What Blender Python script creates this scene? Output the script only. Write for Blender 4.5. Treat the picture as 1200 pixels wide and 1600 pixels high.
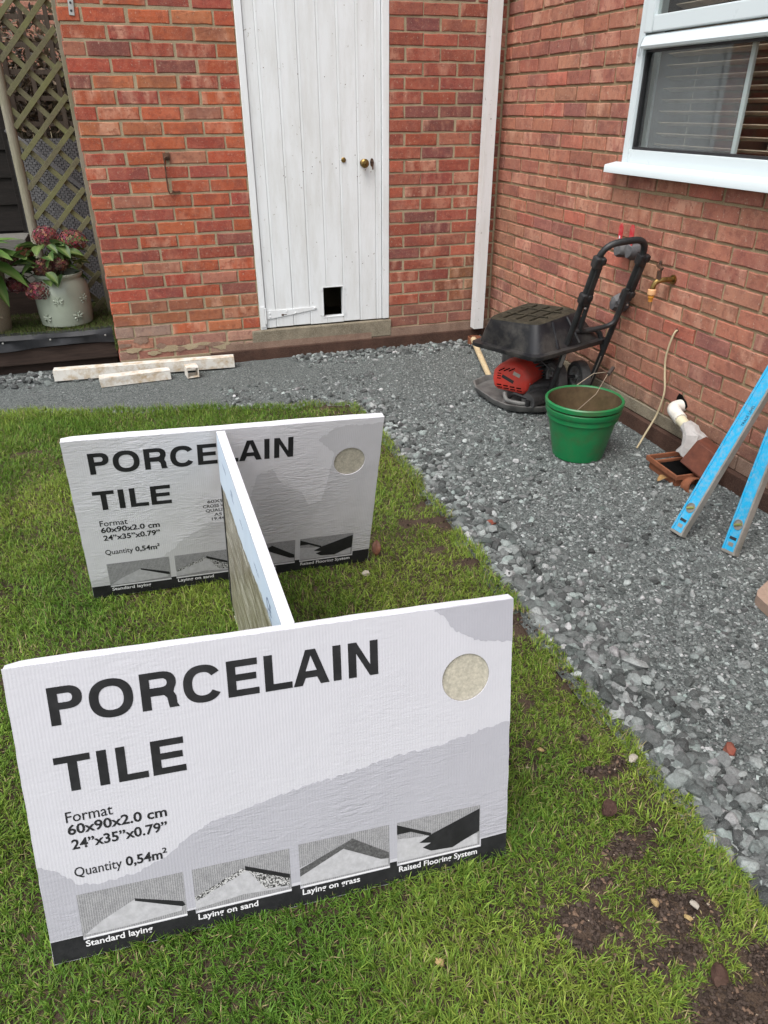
import bpy, bmesh, math, random
import numpy as np
from mathutils import Vector, Matrix

random.seed(7); rng = np.random.default_rng(11)
for o in list(bpy.data.objects): bpy.data.objects.remove(o)
S = bpy.context.scene
COL = S.collection
R = math.radians

# ------------------------------------------------------------------ camera
CAM = np.array([-2.3515, -4.7856, 1.4742]); FPX = 1140.14
PIT, YAW, ROL = R(29.02), R(18.06), R(-0.17)
fw = np.array([math.sin(YAW)*math.cos(PIT), math.cos(YAW)*math.cos(PIT), -math.sin(PIT)])
rt = np.array([math.cos(YAW), -math.sin(YAW), 0.0]); up = np.cross(rt, fw)
rt, up = math.cos(ROL)*rt + math.sin(ROL)*up, -math.sin(ROL)*rt + math.cos(ROL)*up
cd = bpy.data.cameras.new('camera'); cam = bpy.data.objects.new('camera', cd); COL.objects.link(cam)
cam.matrix_world = Matrix(((rt[0], up[0], -fw[0], CAM[0]), (rt[1], up[1], -fw[1], CAM[1]), (rt[2], up[2], -fw[2], CAM[2]), (0, 0, 0, 1)))
cd.sensor_fit = 'HORIZONTAL'; cd.sensor_width = 36; cd.lens = 36*FPX/1200; cd.clip_start = 0.05; cd.clip_end = 500
S.camera = cam
S.render.resolution_x = 768; S.render.resolution_y = 1024
def to_px(x, y, z):
    d = np.array([x, y, z]) - CAM; w = d @ fw
    if w <= 0.05: return (-9999, -9999)
    return (600 + FPX*(d @ rt)/w, 800 - FPX*(d @ up)/w)

# ------------------------------------------------------------------ world, sun, exposure
SUN_EL, SUN_AZ = R(60), R(230)          # azimuth clockwise from +Y; light comes from behind the camera, to the left
w = bpy.data.worlds.new('World'); S.world = w; w.use_nodes = True
nt = w.node_tree; nt.nodes.clear()
sky = nt.nodes.new('ShaderNodeTexSky'); sky.sky_type = 'NISHITA'; sky.sun_disc = False
sky.sun_elevation = SUN_EL; sky.sun_rotation = SUN_AZ; sky.air_density = 1.0; sky.dust_density = 3.0; sky.ozone_density = 1.0
hs = nt.nodes.new('ShaderNodeHueSaturation'); hs.inputs['Saturation'].default_value = 0.30
bg = nt.nodes.new('ShaderNodeBackground'); bg.inputs['Strength'].default_value = 0.135
wo = nt.nodes.new('ShaderNodeOutputWorld')
nt.links.new(sky.outputs[0], hs.inputs['Color']); nt.links.new(hs.outputs[0], bg.inputs[0]); nt.links.new(bg.outputs[0], wo.inputs[0])
sd = bpy.data.lights.new('sun', 'SUN'); sd.energy = 1.4; sd.angle = R(40); sd.color = (1.0, 0.97, 0.93)
sun = bpy.data.objects.new('sun', sd); COL.objects.link(sun)
dsun = Vector((math.sin(SUN_AZ)*math.cos(SUN_EL), math.cos(SUN_AZ)*math.cos(SUN_EL), math.sin(SUN_EL)))
sun.rotation_euler = (-dsun).to_track_quat('-Z', 'Y').to_euler(); sun.location = (0, 0, 8)
S.view_settings.view_transform = 'Standard'; S.view_settings.look = 'None'
S.view_settings.gamma = 1; S.view_settings.use_curve_mapping = False
S.view_settings.exposure = 0.92
S.cycles.max_bounces = 6; S.cycles.diffuse_bounces = 3; S.cycles.glossy_bounces = 2; S.cycles.transparent_max_bounces = 6

# ------------------------------------------------------------------ helpers
def tag(o, label=None, cat=None, group=None, kind=None):
    if label: o['label'] = label
    if cat: o['category'] = cat
    if group: o['group'] = group
    if kind: o['kind'] = kind
    return o
def empty(name, loc=(0, 0, 0), label=None, cat=None, group=None):
    o = bpy.data.objects.new(name, None); COL.objects.link(o); o.location = loc; o.empty_display_size = .05
    return tag(o, label, cat, group)
def link(name, me, parent=None, loc=None):
    o = bpy.data.objects.new(name, me); COL.objects.link(o)
    if parent: o.parent = parent
    if loc is not None: o.location = loc
    return o
def copy_tree(o, parent=None):
    c = o.copy(); COL.objects.link(c); c.parent = parent
    for ch in list(o.children): copy_tree(ch, c)
    return c

class MB:
    """collects vertices and faces; build() links ONE mesh object"""
    def __init__(s): s.v = []; s.f = []; s.smooth = []; s.bev = False
    def add(s, vs, fs, smooth=False):
        n = len(s.v); s.v += [tuple(v) for v in vs]; s.f += [tuple(i+n for i in f) for f in fs]; s.smooth += [smooth]*len(fs); return s
    def box(s, c, d, rot=None, bev=0.0):
        x, y, z = d[0]/2, d[1]/2, d[2]/2
        if bev <= 0:
            vs = [(-x,-y,-z),(x,-y,-z),(x,y,-z),(-x,y,-z),(-x,-y,z),(x,-y,z),(x,y,z),(-x,y,z)]
            fs = [(0,3,2,1),(4,5,6,7),(0,1,5,4),(1,2,6,5),(2,3,7,6),(3,0,4,7)]
        else:
            s.bev = True; bm = bmesh.new(); bmesh.ops.create_cube(bm, size=1.0)
            for v in bm.verts: v.co = Vector((v.co.x*2*x, v.co.y*2*y, v.co.z*2*z))
            bmesh.ops.bevel(bm, geom=bm.edges[:], offset=min(bev, .45*min(d)), segments=2, affect='EDGES', profile=.5)
            bm.verts.index_update(); vs = [v.co.copy() for v in bm.verts]; fs = [[v.index for v in f.verts] for f in bm.faces]; bm.free()
        M = rot if rot is not None else Matrix.Identity(3)
        c = Vector(c); return s.add([M @ Vector(v) + c for v in vs], fs)
    def bb(s, a, b, bev=0.0):
        return s.box([(a[i]+b[i])/2 for i in range(3)], [abs(b[i]-a[i]) for i in range(3)], None, bev)
    def tube(s, pts, r, seg=10, cap=True):
        pts = [Vector(p) for p in pts]; rs = r if isinstance(r, (list, tuple)) else [r]*len(pts)
        vs, fs = [], []; ref = None
        for i, p in enumerate(pts):
            t = (pts[min(i+1, len(pts)-1)] - pts[max(i-1, 0)]).normalized()
            if ref is None: ref = Vector((0, 0, 1)) if abs(t.z) < .9 else Vector((1, 0, 0))
            a = t.cross(ref).normalized(); b = t.cross(a).normalized(); ref = a.cross(t)*1.0
            ref = -b if ref.dot(b) < 0 else b; a = t.cross(ref).normalized(); b = t.cross(a)
            for k in range(seg):
                an = 2*math.pi*k/seg; vs.append(p + (a*math.cos(an) + b*math.sin(an))*rs[i])
        for i in range(len(pts)-1):
            for k in range(seg):
                k2 = (k+1) % seg; fs.append((i*seg+k, i*seg+k2, (i+1)*seg+k2, (i+1)*seg+k))
        if cap: fs.append(tuple(range(seg-1, -1, -1))); fs.append(tuple(range((len(pts)-1)*seg, len(pts)*seg)))
        return s.add(vs, fs, True)
    def lathe(s, prof, c=(0, 0, 0), seg=32, rot=None, wob=None):
        vs, fs = [], []; M = rot if rot is not None else Matrix.Identity(3); c = Vector(c)
        for (r, z) in prof:
            for k in range(seg):
                a = 2*math.pi*k/seg; rr = r*(1 + (wob(a, z) if wob else 0)); vs.append(M @ Vector((rr*math.cos(a), rr*math.sin(a), z)) + c)
        for i in range(len(prof)-1):
            for k in range(seg):
                k2 = (k+1) % seg; fs.append((i*seg+k, i*seg+k2, (i+1)*seg+k2, (i+1)*seg+k))
        return s.add(vs, fs, True)
    def prism(s, poly, d, M=None, off=(0, 0, 0)):
        """poly in local XY, extruded d along local Z, then mapped by 3x3 M"""
        M = M if M is not None else Matrix.Identity(3); o = Vector(off); n = len(poly)
        vs = [M @ Vector((p[0], p[1], 0)) + o for p in poly] + [M @ Vector((p[0], p[1], d)) + o for p in poly]
        fs = [tuple(range(n-1, -1, -1)), tuple(range(n, 2*n))] + [(i, (i+1) % n, n+(i+1) % n, n+i) for i in range(n)]
        return s.add(vs, fs)
    def build(s, name, mat, parent=None, label=None, cat=None, group=None, kind=None, world=True, auto=None):
        auto = auto or (20 if s.bev else 35); me = bpy.data.meshes.new(name); vs = s.v
        if parent is not None and world:
            L = parent.location; PP = parent.parent
            if PP is not None: L = L + PP.location
            vs = [(v[0]-L[0], v[1]-L[1], v[2]-L[2]) for v in vs]
        me.from_pydata(vs, [], s.f); me.update()
        bm = bmesh.new(); bm.from_mesh(me); bmesh.ops.recalc_face_normals(bm, faces=bm.faces); bm.to_mesh(me); bm.free()
        me.polygons.foreach_set('use_smooth', [True]*len(me.polygons))
        try: me.set_sharp_from_angle(angle=R(auto))
        except Exception: pass
        if mat: me.materials.append(mat)
        return tag(link(name, me, parent), label, cat, group, kind)

def rotz(a): return Matrix.Rotation(a, 3, 'Z')
def rotx(a): return Matrix.Rotation(a, 3, 'X')
def roty(a): return Matrix.Rotation(a, 3, 'Y')
def arc_pts(pts, r, n=5):
    """polyline with rounded corners"""
    pts = [Vector(p) for p in pts]; out = [pts[0]]
    for i in range(1, len(pts)-1):
        a, b, c = pts[i-1], pts[i], pts[i+1]; d1 = (a-b).normalized(); d2 = (c-b).normalized()
        rr = min(r, (a-b).length*.45, (c-b).length*.45); p0 = b+d1*rr; p2 = b+d2*rr
        for k in range(n+1):
            t = k/n; out.append(p0*(1-t)**2 + b*2*t*(1-t) + p2*t*t)
    return out + [pts[-1]]

# ------------------------------------------------------------------ materials
class NM:
    def __init__(s, name):
        s.m = bpy.data.materials.new(name); s.m.use_nodes = True; s.t = s.m.node_tree
        s.b = s.t.nodes['Principled BSDF']; s.out = s.t.nodes['Material Output']
    def n(s, typ, **kw):
        nd = s.t.nodes.new(typ)
        for k, v in kw.items(): setattr(nd, k, v)
        return nd
    def l(s, a, b): s.t.links.new(a, b)
    def coord(s, kind='Object', scale=(1, 1, 1), rnd=False):
        tc = s.n('ShaderNodeTexCoord'); mp = s.n('ShaderNodeMapping'); mp.inputs['Scale'].default_value = scale
        s.l(tc.outputs[kind], mp.inputs['Vector'])
        if rnd:
            oi = s.n('ShaderNodeObjectInfo'); mu = s.n('ShaderNodeMath', operation='MULTIPLY'); mu.inputs[1].default_value = 37.0
            s.l(oi.outputs['Random'], mu.inputs[0]); cb = s.n('ShaderNodeCombineXYZ')
            for k in range(3): s.l(mu.outputs[0], cb.inputs[k])
            s.l(cb.outputs[0], mp.inputs['Location'])
        return mp.outputs[0]
    def noise(s, vec, scale, detail=4, rough=.6, dist=0):
        nd = s.n('ShaderNodeTexNoise'); nd.inputs['Scale'].default_value = scale; nd.inputs['Detail'].default_value = detail
        nd.inputs['Roughness'].default_value = rough; nd.inputs['Distortion'].default_value = dist
        s.l(vec, nd.inputs['Vector']); return nd.outputs[0]
    def voro(s, vec, scale, feat='F1', out='Distance', rand=1):
        nd = s.n('ShaderNodeTexVoronoi', feature=feat); nd.inputs['Scale'].default_value = scale; nd.inputs['Randomness'].default_value = rand
        s.l(vec, nd.inputs['Vector']); return nd.outputs[out]
    def ramp(s, fac, stops, interp='LINEAR'):
        nd = s.n('ShaderNodeValToRGB'); cr = nd.color_ramp; cr.interpolation = interp
        while len(cr.elements) < len(stops): cr.elements.new(.5)
        for e, (p, c) in zip(cr.elements, stops):
            e.position = p; e.color = (c, c, c, 1) if isinstance(c, (int, float)) else (*c[:3], 1)
        s.l(fac, nd.inputs[0]); return nd.outputs[0]
    def mix(s, fac, a, b, mode='MIX'):
        nd = s.n('ShaderNodeMix', data_type='RGBA', blend_type=mode)
        for v, idx in ((fac, 0), (a, 6), (b, 7)):
            if isinstance(v, (int, float)): nd.inputs[idx].default_value = v if idx == 0 else (v, v, v, 1)
            elif isinstance(v, tuple): nd.inputs[idx].default_value = (*v[:3], 1)
            else: s.l(v, nd.inputs[idx])
        return nd.outputs[2]
    def math(s, op, a, b=None):
        nd = s.n('ShaderNodeMath', operation=op)
        for i, v in enumerate((a, b)):
            if v is None: continue
            if isinstance(v, (int, float)): nd.inputs[i].default_value = v
            else: s.l(v, nd.inputs[i])
        return nd.outputs[0]
    def bump(s, h, strength=.3, dist=.002, prev=None):
        nd = s.n('ShaderNodeBump'); nd.inputs['Strength'].default_value = strength; nd.inputs['Distance'].default_value = dist
        s.l(h, nd.inputs['Height'])
        if prev is not None: s.l(prev, nd.inputs['Normal'])
        return nd.outputs[0]
    def done(s, color=None, rough=.7, metal=0, normal=None, spec=.5):
        if color is not None:
            if isinstance(color, tuple): s.b.inputs['Base Color'].default_value = (*color[:3], 1)
            else: s.l(color, s.b.inputs['Base Color'])
        if isinstance(rough, (int, float)): s.b.inputs['Roughness'].default_value = rough
        else: s.l(rough, s.b.inputs['Roughness'])
        s.b.inputs['Metallic'].default_value = metal; s.b.inputs['Specular IOR Level'].default_value = spec
        if normal is not None: s.l(normal, s.b.inputs['Normal'])
        return s.m

def mat_plain(name, c, rough=.6, metal=0, var=.25, scale=12, dirt=None, dirt_amt=.5, dirt_scale=5, bump=.15, bd=.001, spec=.4, rnd=True):
    m = NM(name); v = m.coord(rnd=rnd)
    n1 = m.noise(v, scale, 6, .65); n2 = m.noise(v, dirt_scale, 8, .7)
    col = m.mix(m.ramp(n1, [(.3, 0), (.7, 1)]), tuple(x*(1-var) for x in c), tuple(min(1, x*(1+var)) for x in c))
    if dirt: col = m.mix(m.math('MULTIPLY', m.ramp(n2, [(.45, 0), (.68, 1)]), dirt_amt), col, dirt)
    n3 = m.noise(v, scale*14, 3, .6)
    ro = m.math('ADD', m.math('MULTIPLY', n2, .25), rough-.12)
    return m.done(col, ro, metal, m.bump(m.math('ADD', n3, n1), bump, bd), spec)

# brick: colour from the object's own colour
def mat_brick():
    m = NM('brick'); v = m.coord(rnd=True); oi = m.n('ShaderNodeObjectInfo'); c = oi.outputs['Color']
    big = m.noise(m.coord(scale=(1, 1, .4), rnd=True), 13, 3, .55); big2 = m.noise(m.coord(scale=(1, 1, .7), rnd=True), 7, 4, .6)
    mid = m.noise(v, 36, 6, .75); fine = m.noise(v, 210, 5, .8); sp = m.voro(v, 130)
    oi2 = m.n('ShaderNodeObjectInfo'); bl = m.ramp(oi2.outputs['Random'], [(.45, .15), (.85, 1)])
    col = m.mix(m.math('MULTIPLY', m.ramp(big, [(.46, 0), (.62, .9)]), bl), c, m.mix(.6, c, (.62, .36, .25)))
    col = m.mix(m.ramp(big2, [(.33, .7), (.47, 0)]), col, m.mix(.6, c, (.12, .045, .045)))
    col = m.mix(m.ramp(mid, [(.38, .75), (.49, 0)]), col, m.mix(.5, c, (.10, .035, .032)))
    col = m.mix(m.ramp(mid, [(.55, 0), (.70, .55)]), col, m.mix(.5, c, (.60, .26, .14)))
    col = m.mix(m.ramp(fine, [(.34, .55), (.46, 0), (.57, 0), (.70, .6)]), col, m.mix(.6, c, (.60, .40, .29)))
    col = m.mix(m.ramp(m.noise(v, 60, 7, .85), [(.585, 0), (.65, .75)]), col, (.56, .45, .34))
    h = m.math('ADD', m.math('MULTIPLY', mid, .8), m.math('ADD', m.math('MULTIPLY', fine, .7), m.math('MULTIPLY', m.ramp(sp, [(0, 0), (.2, 1)]), .25)))
    return m.done(col, .88, 0, m.bump(h, .7, .004), .25)
def mat_mortar(name, a, b, d):
    m = NM(name); v = m.coord()
    n1 = m.noise(v, 9, 6, .7); n2 = m.noise(v, 240, 4, .75); n3 = m.noise(v, 40, 5, .7)
    col = m.mix(m.ramp(n1, [(.35, 0), (.65, 1)]), a, b)
    col = m.mix(m.ramp(n2, [(.42, .5), (.52, 0), (.62, 0), (.75, .5)]), col, d)
    return m.done(col, .95, 0, m.bump(m.math('ADD', n2, n3), .8, .004), .15)
def mat_wood(name, a, b, scale=(30, 30, 2.2), rough=.8, tint=None, tamt=.5, bump=.4):
    m = NM(name); v = m.coord(scale=scale, rnd=True); v2 = m.coord(rnd=True)
    g = m.noise(v, 1.6, 8, .7, .6); g2 = m.noise(v, 7, 4, .6)
    col = m.mix(m.ramp(g, [(.3, 0), (.7, 1)]), a, b); col = m.mix(m.ramp(g2, [(.45, 0), (.7, .5)]), col, tuple(x*.45 for x in a))
    if tint: col = m.mix(m.math('MULTIPLY', m.ramp(m.noise(v2, 3.5, 5, .7), [(.4, 0), (.65, 1)]), tamt), col, tint)
    return m.done(col, rough, 0, m.bump(m.math('ADD', g, g2), bump, .002), .25)
def mat_attr(name, rough=.8, trans=0.0, fine=0, spec=.3, fine_amt=.35):
    m = NM(name); at = m.n('ShaderNodeAttribute', attribute_name='Col'); col = at.outputs['Color']; nrm = None
    if fine:
        v = m.coord(); n = m.noise(v, fine, 5, .7); n2 = m.noise(v, fine*3.2, 3, .7)
        col = m.mix(m.ramp(n, [(.3, .75), (.7, 0)]), col, m.mix(fine_amt, col, (.02, .022, .022)))
        col = m.mix(m.ramp(n2, [(.56, 0), (.70, .7)]), col, m.mix(.6, col, (.55, .57, .55)))
        n3 = m.noise(v, fine*.35, 3, .6); col = m.mix(m.ramp(n3, [(.35, .5), (.55, 0)]), col, m.mix(.6, col, (.05, .058, .056)))
        nrm = m.bump(m.math('ADD', n, n2), .8, .004)
    m.done(col, rough, 0, nrm, spec)
    if trans > 0:
        tr = m.n('ShaderNodeBsdfTranslucent'); m.l(col, tr.inputs['Color']); mx = m.n('ShaderNodeMixShader'); mx.inputs[0].default_value = trans
        m.l(m.b.outputs[0], mx.inputs[1]); m.l(tr.outputs[0], mx.inputs[2]); m.l(mx.outputs[0], m.out.inputs[0])
    return m.m

def mat_white_paint(name, base=(.80, .81, .82), wear=(.30, .27, .22), amt=.55, lo=.62, grime=.25, rough=.45):
    m = NM(name); v = m.coord(rnd=True); vs = m.coord(scale=(1, 1, .18), rnd=True)
    chips = m.ramp(m.noise(v, 38, 7, .75), [(lo, 0), (lo+.03, 1)], 'LINEAR')
    st = m.ramp(m.noise(vs, 14, 6, .7), [(.42, 0), (.75, 1)])
    col = m.mix(m.math('MULTIPLY', st, grime), base, (.46, .45, .40)); col = m.mix(m.math('MULTIPLY', chips, amt), col, wear)
    h = m.math('ADD', m.noise(v, 55, 5, .6), m.math('MULTIPLY', chips, -1.2))
    return m.done(col, rough, 0, m.bump(h, .22, .0012), .45)

def mat_card(name, base, wet=None, wamt=0, corr=260, wrinkle=.5, flute=.14):
    """printed white corrugated cardboard, local X across, Z up"""
    m = NM(name); v = m.coord(); vr = m.coord(scale=(corr, 0, 0)); sx = m.n('ShaderNodeTexWave', wave_type='BANDS', bands_direction='X')
    sx.inputs['Scale'].default_value = 52; sx.inputs['Distortion'].default_value = .4; m.l(v, sx.inputs['Vector'])
    wr = m.noise(m.coord(scale=(28, 1, 130)), 1.0, 3, .6, .7); big = m.noise(v, 5.5, 5, .65); blot = m.noise(v, 2.2, 6, .6)
    sm = m.noise(v, 420, 2, .6)
    col = m.mix(m.ramp(big, [(.35, 0), (.7, 1)]), base, tuple(x*.955 for x in base))
    if wet: col = m.mix(m.math('MULTIPLY', m.ramp(blot, [(.47, 0), (.53, 1)]), wamt), col, wet)
    col = m.mix(m.ramp(m.noise(v, 46, 6, .75), [(.66, 0), (.72, .22)]), col, (.42, .39, .35))
    n = m.bump(sx.outputs[0], flute, .0012); wm = m.math('MULTIPLY', wr, m.ramp(m.noise(v, 3.1, 3, .5), [(.40, 0), (.6, 1)]))
    n = m.bump(wm, wrinkle, .0035, n); n = m.bump(m.math('ADD', big, m.math('MULTIPLY', sm, .04)), .25, .008, n)
    return m.done(col, .62, 0, n, .3)

def mat_streak_film():
    m = NM('brown_wrap'); v = m.coord(scale=(2.2, 1, 60)); v2 = m.coord()
    s = m.noise(v, 2.4, 6, .8, .3); p = m.noise(v2, 8, 5, .7); l = m.noise(m.coord(scale=(60, 1, 3)), 1.2, 3, .6)
    col = m.mix(m.ramp(p, [(.35, 0), (.65, 1)]), (.115, .098, .062), (.19, .165, .105))
    col = m.mix(m.ramp(s, [(.50, 0), (.57, .85), (.66, .9)]), col, (.58, .57, .50)); col = m.mix(m.ramp(l, [(.58, 0), (.66, .6)]), col, (.04, .034, .022))
    return m.done(col, .38, 0, m.bump(m.math('ADD', s, p), .5, .003), .5)
def mat_terra(name, a, b): return mat_plain(name, a, .75, 0, .3, 16, b, .7, 6, .35, .0015, .25)
def mat_glass(name, tint=(1, 1, 1), rough=0.0, refl=1.0):
    m = NM(name); m.t.nodes.remove(m.b); tr = m.n('ShaderNodeBsdfTransparent'); tr.inputs[0].default_value = (*tint, 1)
    gl = m.n('ShaderNodeBsdfGlossy'); gl.inputs['Roughness'].default_value = rough; lw = m.n('ShaderNodeLayerWeight'); lw.inputs[0].default_value = .5
    mx = m.n('ShaderNodeMixShader'); f = m.math('ADD', m.math('MULTIPLY', m.math('POWER', lw.outputs['Facing'], 5.0), .9*refl), .045*refl)
    m.l(f, mx.inputs[0]); m.l(tr.outputs[0], mx.inputs[1]); m.l(gl.outputs[0], mx.inputs[2]); m.l(mx.outputs[0], m.out.inputs[0]); return m.m
def mat_screen():
    m = NM('fly_screen'); v = m.coord(scale=(1, 1, .02)); n = m.noise(v, 90, 4, .7)
    m.done(m.mix(m.ramp(n, [(.35, 0), (.65, 1)]), (.36, .365, .40), (.50, .505, .53)), .8)
    tr = m.n('ShaderNodeBsdfTransparent'); mx = m.n('ShaderNodeMixShader'); mx.inputs[0].default_value = .36
    m.l(tr.outputs[0], mx.inputs[1]); m.l(m.b.outputs[0], mx.inputs[2]); m.l(mx.outputs[0], m.out.inputs[0]); return m.m
def mat_soil(name, a, b, c):
    m = NM(name); v = m.coord(); n1 = m.noise(v, 3.5, 6, .65); n2 = m.noise(v, 60, 6, .75); n3 = m.noise(v, 300, 3, .7)
    col = m.mix(m.ramp(n1, [(.38, 0), (.62, 1)]), a, b); col = m.mix(m.ramp(n2, [(.58, 0), (.75, .6)]), col, c); col = m.mix(m.ramp(n3, [(.35, .5), (.5, 0)]), col, tuple(x*.35 for x in a))
    return m.done(col, .95, 0, m.bump(m.math('ADD', n2, m.math('MULTIPLY', n3, .5)), .9, .01), .12)
def mat_fines():
    m = NM('gravel_fines'); v = m.coord(); a = m.noise(v, 2.2, 5, .6); b = m.voro(v, 150, 'F1', 'Color'); n = m.noise(v, 420, 4, .75); e = m.voro(v, 150, 'DISTANCE_TO_EDGE')
    bw = m.n('ShaderNodeRGBToBW'); m.l(b, bw.inputs[0])
    col = m.mix(m.ramp(bw.outputs[0], [(.1, 0), (.9, 1)]), (.052, .061, .060), (.32, .352, .34))
    col = m.mix(m.ramp(a, [(.35, 0), (.7, .55)]), col, (.215, .238, .228)); col = m.mix(m.ramp(n, [(.36, .7), (.5, 0), (.62, 0), (.75, .5)]), col, (.16, .17, .168), 'OVERLAY')
    col = m.mix(m.ramp(e, [(0, .55), (.12, 0)]), col, (.05, .055, .055))
    return m.done(col, .9, 0, m.bump(m.math('ADD', m.math('MULTIPLY', bw.outputs[0], .6), m.math('ADD', n, m.ramp(e, [(0, 0), (.2, 1)]))), .8, .006), .25)

M = {}
M['brick'] = mat_brick()
M['mortar_back'] = mat_mortar('mortar_back', (.26, .205, .125), (.37, .30, .195), (.50, .43, .31))
M['mortar_side'] = mat_mortar('mortar_side', (.30, .225, .13), (.40, .31, .195), (.17, .125, .075))
M['concrete'] = mat_mortar('threshold_concrete', (.13, .110, .078), (.25, .215, .155), (.40, .36, .28))
M['render'] = mat_mortar('render_skim', (.17, .105, .078), (.27, .18, .135), (.36, .27, .21))
M['footing'] = mat_mortar('footing', (.045, .025, .019), (.085, .046, .034), (.13, .085, .065))
M['door'] = mat_white_paint('door_paint', (.74, .765, .775), (.28, .25, .20), .85, .645, .42)
M['pipe_paint'] = mat_white_paint('downpipe_paint', (.68, .69, .69), (.16, .13, .10), .9, .635, .45)
M['offcut'] = mat_plain('offcut_paint', (.66, .64, .585), .6, 0, .08, 14, (.40, .28, .14), .9, 17, .4, .002)
M['upvc'] = mat_plain('upvc', (.61, .675, .695), .30, 0, .006, 3, (.55, .60, .60), .03, 5, .0, .0003, .4)
M['seal'] = mat_plain('window_seal', (.02, .02, .022), .5)
M['brass'] = mat_plain('brass', (.30, .20, .07), .38, 1, .35, 60, (.06, .045, .025), .7, 40, .3)
M['rust'] = mat_plain('rusty_iron', (.085, .05, .035), .8, .3, .4, 60, (.20, .09, .045), .6, 30, .5)
M['zinc'] = mat_plain('zinc_strip', (.45, .45, .43), .45, .7, .2, 40, (.25, .22, .18), .5, 25)
M['black'] = mat_plain('black_void', (.004, .004, .004), .9, spec=.05)
M['roomwall'] = mat_plain('room_wall', (.16, .12, .095), .9)
M['slat_room'] = mat_plain('blind_slat', (.52, .40, .30), .5)
M['glass'] = mat_glass('window_glass', (.93, .95, .94), 0, 1.0)
M['screen'] = mat_screen()
M['trellis_front'] = mat_wood('trellis_timber', (.095, .088, .055), (.17, .158, .10), (25, 25, 25), .85, (.155, .165, .065), .75)
M['trellis_post'] = mat_wood('trellis_post', (.20, .185, .14), (.30, .28, .22), (40, 40, 3), .85, (.16, .16, .08), .5)
M['greywood'] = mat_wood('weathered_timber', (.10, .097, .085), (.23, .22, .20), (5, 90, 90), .9, bump=.9)
M['darkwood'] = mat_wood('dark_sleeper', (.030, .020, .016), (.060, .040, .031), (2.5, 40, 40), .85)
M['shed'] = mat_wood('shed_board', (.010, .009, .008), (.022, .018, .016), (2.5, 40, 40), .9)
M['fence'] = mat_wood('fence_board', (.055, .042, .032), (.10, .08, .062), (40, 40, 3), .9)
M['membrane'] = mat_plain('weed_membrane', (.016, .017, .020), .55, 0, .3, 20, (.05, .05, .05), .3, 8, .3, .002)
M['rattan'] = mat_plain('grey_rattan', (.13, .13, .133), .6, 0, .3, 60, (.14, .14, .14), .4, 30)
M['glaze'] = mat_plain('sage_glaze', (.32, .36, .29), .22, 0, .05, 6, (.19, .20, .155), .25, 5, .04, .001, .5)
M['sandpot'] = mat_plain('stone_pot', (.27, .23, .165), .85, 0, .18, 90, (.22, .19, .13), .5, 20, .5, .002)
M['steel'] = mat_plain('dusty_plate', (.15, .15, .145), .6, .25, .35, 14, (.22, .215, .20), .8, 7, .3, .002)
M['redplastic'] = mat_plain('red_cover', (.56, .050, .034), .5, 0, .18, 12, (.23, .10, .08), .6, 7, .1)
M['blackplastic'] = mat_plain('black_plastic', (.014, .014, .015), .45, 0, .3, 14, (.055, .053, .05), .6, 6, .15, .001)
M['tub'] = mat_plain('tub_plastic', (.010, .010, .012), .42, 0, .35, 9, (.085, .078, .068), .7, 5, .2, .002)
M['tubmud'] = mat_plain('mud_crust', (.036, .031, .022), .9, 0, .4, 25, (.085, .072, .048), .6, 14, .7, .004, .15)
M['tubeblack'] = mat_plain('black_tube', (.020, .021, .022), .42, .1, .2, 20, (.06, .06, .058), .4, 12, .1)
M['engine'] = mat_plain('engine_grey', (.06, .06, .06), .6, .3, .4, 30, (.12, .115, .11), .6, 10, .4, .002)
M['rubber'] = mat_plain('grey_rubber', (.075, .075, .073), .75, 0, .25, 30, (.13, .125, .12), .5, 9)
M['chrome'] = mat_plain('bare_steel', (.55, .55, .54), .35, .9, .1, 20, (.25, .24, .22), .4, 12)
M['rimgrey'] = mat_plain('wheel_rim', (.26, .26, .25), .6, .1, .25, 20, (.07, .07, .07), .5, 9)
M['bucket'] = mat_plain('green_plastic', (.008, .165, .050), .38, 0, .12, 8, (.075, .075, .03), .55, 9, .08, .001, .5)
M['mud'] = mat_plain('mud_coat', (.085, .058, .032), .9, 0, .3, 22, (.06, .05, .022), .6, 7, .6, .003, .15)
M['wire'] = mat_plain('wire', (.33, .27, .20), .5, .6, .2)
M['ash'] = mat_wood('ash_handle', (.48, .37, .22), (.60, .49, .31), (30, 4, 30), .6)
M['grip'] = mat_plain('dark_grip', (.045, .035, .03), .7)
M['orange'] = mat_plain('orange_plastic', (.62, .26, .04), .45)
M['peach'] = mat_plain('peach_plastic', (.60, .33, .16), .5)
M['lagging'] = mat_plain('grey_lagging', (.10, .10, .105), .65, 0, .3, 30, (.16, .155, .15), .6, 12)
M['redlever'] = mat_plain('red_lever', (.47, .015, .025), .35, 0, .1, 30, (.55, .35, .3), .35, 25)
M['cable'] = mat_plain('cream_cable', (.44, .37, .235), .55, 0, .15)
M['pvc'] = mat_plain('cream_pipe', (.56, .51, .36), .4, 0, .1, 12, (.42, .38, .25), .5, 8)
M['pvcwhite'] = mat_plain('white_elbow', (.70, .68, .62), .45, 0, .08, 12, (.35, .32, .27), .5, 9)
M['foil'] = mat_plain('foil_tape', (.62, .60, .58), .42, .35, .15, 40, (.30, .27, .25), .6, 20, .9, .006)
M['terra'] = mat_terra('brown_gully', (.20, .075, .038), (.10, .045, .028))
M['terra_dark'] = mat_terra('dark_brick', (.13, .045, .028), (.06, .027, .021))
M['blue'] = mat_plain('level_blue', (.008, .30, .53), .42, 0, .12, 14, (.24, .33, .37), .6, 60, .1, .0008)
M['alu'] = mat_plain('level_edge', (.26, .25, .225), .55, .35, .2, 18, (.16, .145, .11), .7, 8)
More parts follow.
